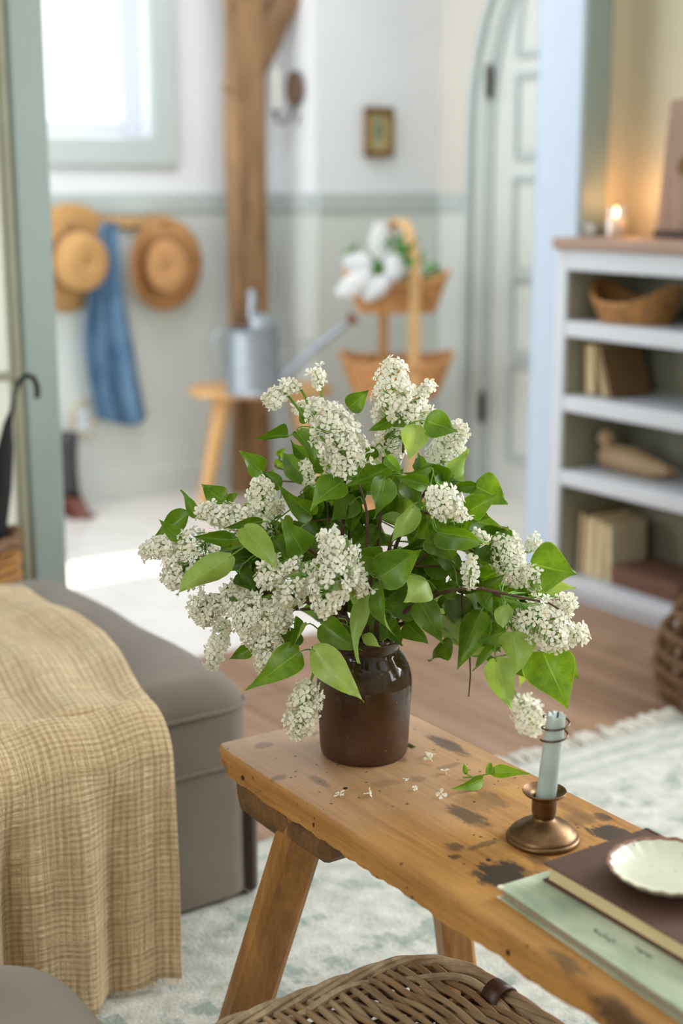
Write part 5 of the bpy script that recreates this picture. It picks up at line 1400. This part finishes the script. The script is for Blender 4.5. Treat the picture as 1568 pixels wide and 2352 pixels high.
# dark script strokes on the green cover
m = MB()
def stroke(cx, cy, s_, seed):
    r = random.Random(seed); base = atz(cx, cy, .4656)
    pts = []
    for i in range(26):
        q = i/25; pts.append(base+Vector((.0042*math.sin(i*1.15)*(.5+.5*math.sin(i*.6+seed)), -.030*s_*q, 0)))
    for i in range(25):
        w_ = .0003+.0006*abs(math.sin(i*1.9+seed)); d_ = (pts[i+1]-pts[i]).normalized(); n_ = Vector((-d_.y, d_.x, 0))*w_
        m.add([pts[i]+n_, pts[i]-n_, pts[i+1]-n_, pts[i+1]+n_], [(0, 1, 2, 3)])
stroke(1362, 2136, 1.0, 1); stroke(1458, 2176, .8, 2)
obj('script_lettering', m, plain('dark_green_ink', srgb(62, 74, 52), .8), GB, smooth=False)
BBK, bmt, btc = flatbook('brown_book', (1.006, 1.077), math.radians(-1.0), .158, .27, .4654, .0222, 'dark brown clothbound book lying on the green one', (BC, PGC), over=.005)
# scalloped dish
DZ = .4654+.0222
def dish():
    m = MB(); n = 144; prof = [(.0, .0055, 0), (.018, .0052, 0), (.030, .0058, 0), (.044, .0085, .1), (.056, .0140, .4), (.063, .0185, .9), (.0665, .0206, 1), (.0680, .0206, 1), (.0665, .0185, 1), (.057, .0110, .5), (.044, .0050, .1), (.030, .0022, 0), (.028, .0002, 0), (.024, .0002, 0), (.022, .0022, 0), (.0, .0022, 0)]
    c = Vector((1.088, .966, DZ)); K = len(prof); v = []; f = []
    for j in range(n):
        a = 2*math.pi*j/n; sc = abs(math.sin(a*11))
        for i, (r_, z, q) in enumerate(prof):
            rr2 = r_*(1-.028*q*(1-sc)**1.5); v.append(c+Vector((rr2*math.cos(a), rr2*math.sin(a), z+.0006*q*math.sin(a*22))))
    fi = []
    for j in range(n):
        for i in range(K-1): f.append((j*K+i, ((j+1) % n)*K+i, ((j+1) % n)*K+i+1, j*K+i+1))
    for k, q in enumerate(f):
        i = k % (K-1); m.f.append(list(q)); m.mi.append(1 if 5 <= i <= 6 else 0)
    m.v = v; return m
def dmat():
    m = NT('speckled_cream_glaze'); vo = m.coord(); vr = m.n('ShaderNodeTexVoronoi'); vr.inputs['Scale'].default_value = 130; m.l(vo, vr.inputs['Vector'])
    f = m.math('MULTIPLY', m.math('LESS_THAN', vr.outputs['Distance'], .19), m.math('GREATER_THAN', m.noise(vo, 70, 2), .56))
    m.col(m.mix(m.math('MULTIPLY', f, .75), m.ramp(m.noise(vo, 20, 3), [(.3, srgb(196, 197, 174)), (.7, srgb(212, 213, 190))]), srgb(98, 80, 58))); return m.set(.3)
tag(obj('scalloped_dish', dish(), [dmat(), plain('brown_rim_glaze', srgb(128, 88, 64), .35, var=.2, scale=150)], angle=70), 'small cream speckled dish with brown scalloped rim on the brown book', 'dish')

# ================================================================== FLOWERS IN THE BASKET STAND
gm = plain('basket_leaf_green', srgb(86, 142, 60), .5, var=.25, scale=60); gw = plain('basket_flower_white', srgb(240, 242, 244), .6, var=.02)
gr_ = 'white flower heads in the upper basket'
rf = random.Random(8)
def head(px0, py0, px1, py1, rp, Yh, label):
    a = atd(px0, py0, Yh); b_ = atd(px1, py1, Yh); t = thing('white_flower_spray', tuple(a), label, 'flower', gr_)
    m = MB(); root = bc0+Z*.80+A1*rf.uniform(-.08, .02)
    m.tube(bez(root, root+Z*.06, a, a.lerp(b_, .8), 8), .004, 6); obj('stem', m, gm, t)
    R_ = rp*.85/pxm(a); m = MB()
    for k in range(70):
        q = k/69; c = a.lerp(b_, q); rr2 = R_*math.sin(math.pi*(.12+.8*q)); an = k*2.4
        e1 = (b_-a).orthogonal().normalized(); e2 = (b_-a).normalized().cross(e1)
        dirn = e1*math.cos(an)+e2*math.sin(an); pz = c+dirn*rr2*.75
        for w in range(4):
            x_ = (dirn.orthogonal().normalized()); x_ = Matrix.Rotation(w*HP+k, 3, dirn) @ x_; y_ = dirn.cross(x_)
            m.add([pz, pz+x_*.009+y_*.006+dirn*.004, pz+x_*.016+dirn*.006, pz+x_*.009-y_*.006+dirn*.004], [(0, 1, 2, 3)])
    obj('blossoms', m, gw, t, smooth=False, kind='stuff')
HB = math.hypot(bc0.x, bc0.y)
head(880, 600, 872, 515, 42, HB-.16, 'uppermost white flower head in the tiered basket')
head(850, 610, 795, 600, 34, HB-.20, 'white flower head at the left of the upper basket')
head(850, 630, 780, 675, 34, HB-.24, 'long white flower head hanging over the left basket rim')
head(905, 590, 905, 640, 28, HB-.22, 'white flower head in the middle of the upper basket')
head(890, 640, 840, 682, 28, HB-.24, 'lowest white flower head over the front basket rim')
fo = thing('basket_greenery', tuple(bc0+Z*.8), 'bright green foliage between the white flowers in the upper basket', 'foliage')
for k in range(70):
    px = rf.gauss(890, 45); py = rf.gauss(620, 38)
    if py > 668 or py < 540: continue
    B = atd(px, py, HB-.11+rf.uniform(-.10, .10)); an = rf.uniform(-2.6, -.4); T = B+(SR*math.cos(an)-Z*math.sin(an))*.05
    m = leaf_mesh(B, T, .032, rf.uniform(-.8, .8), .2, .2, .05); o = obj('leaf', m, gm, fo, angle=None, loc=tuple(B))
for (px, py) in ((985, 625), (1000, 612), (1010, 628), (975, 635)):
    B = atd(px, py+14, HB-.02); m = leaf_mesh(B, B+Z*.045+SR*rf.uniform(-.02, .02), .03, 0, .2, .2, .05); obj('leaf', m, gm, fo, angle=None, loc=tuple(B))
print('florets', cnt, 'leaves', len(LV)+len(fill))
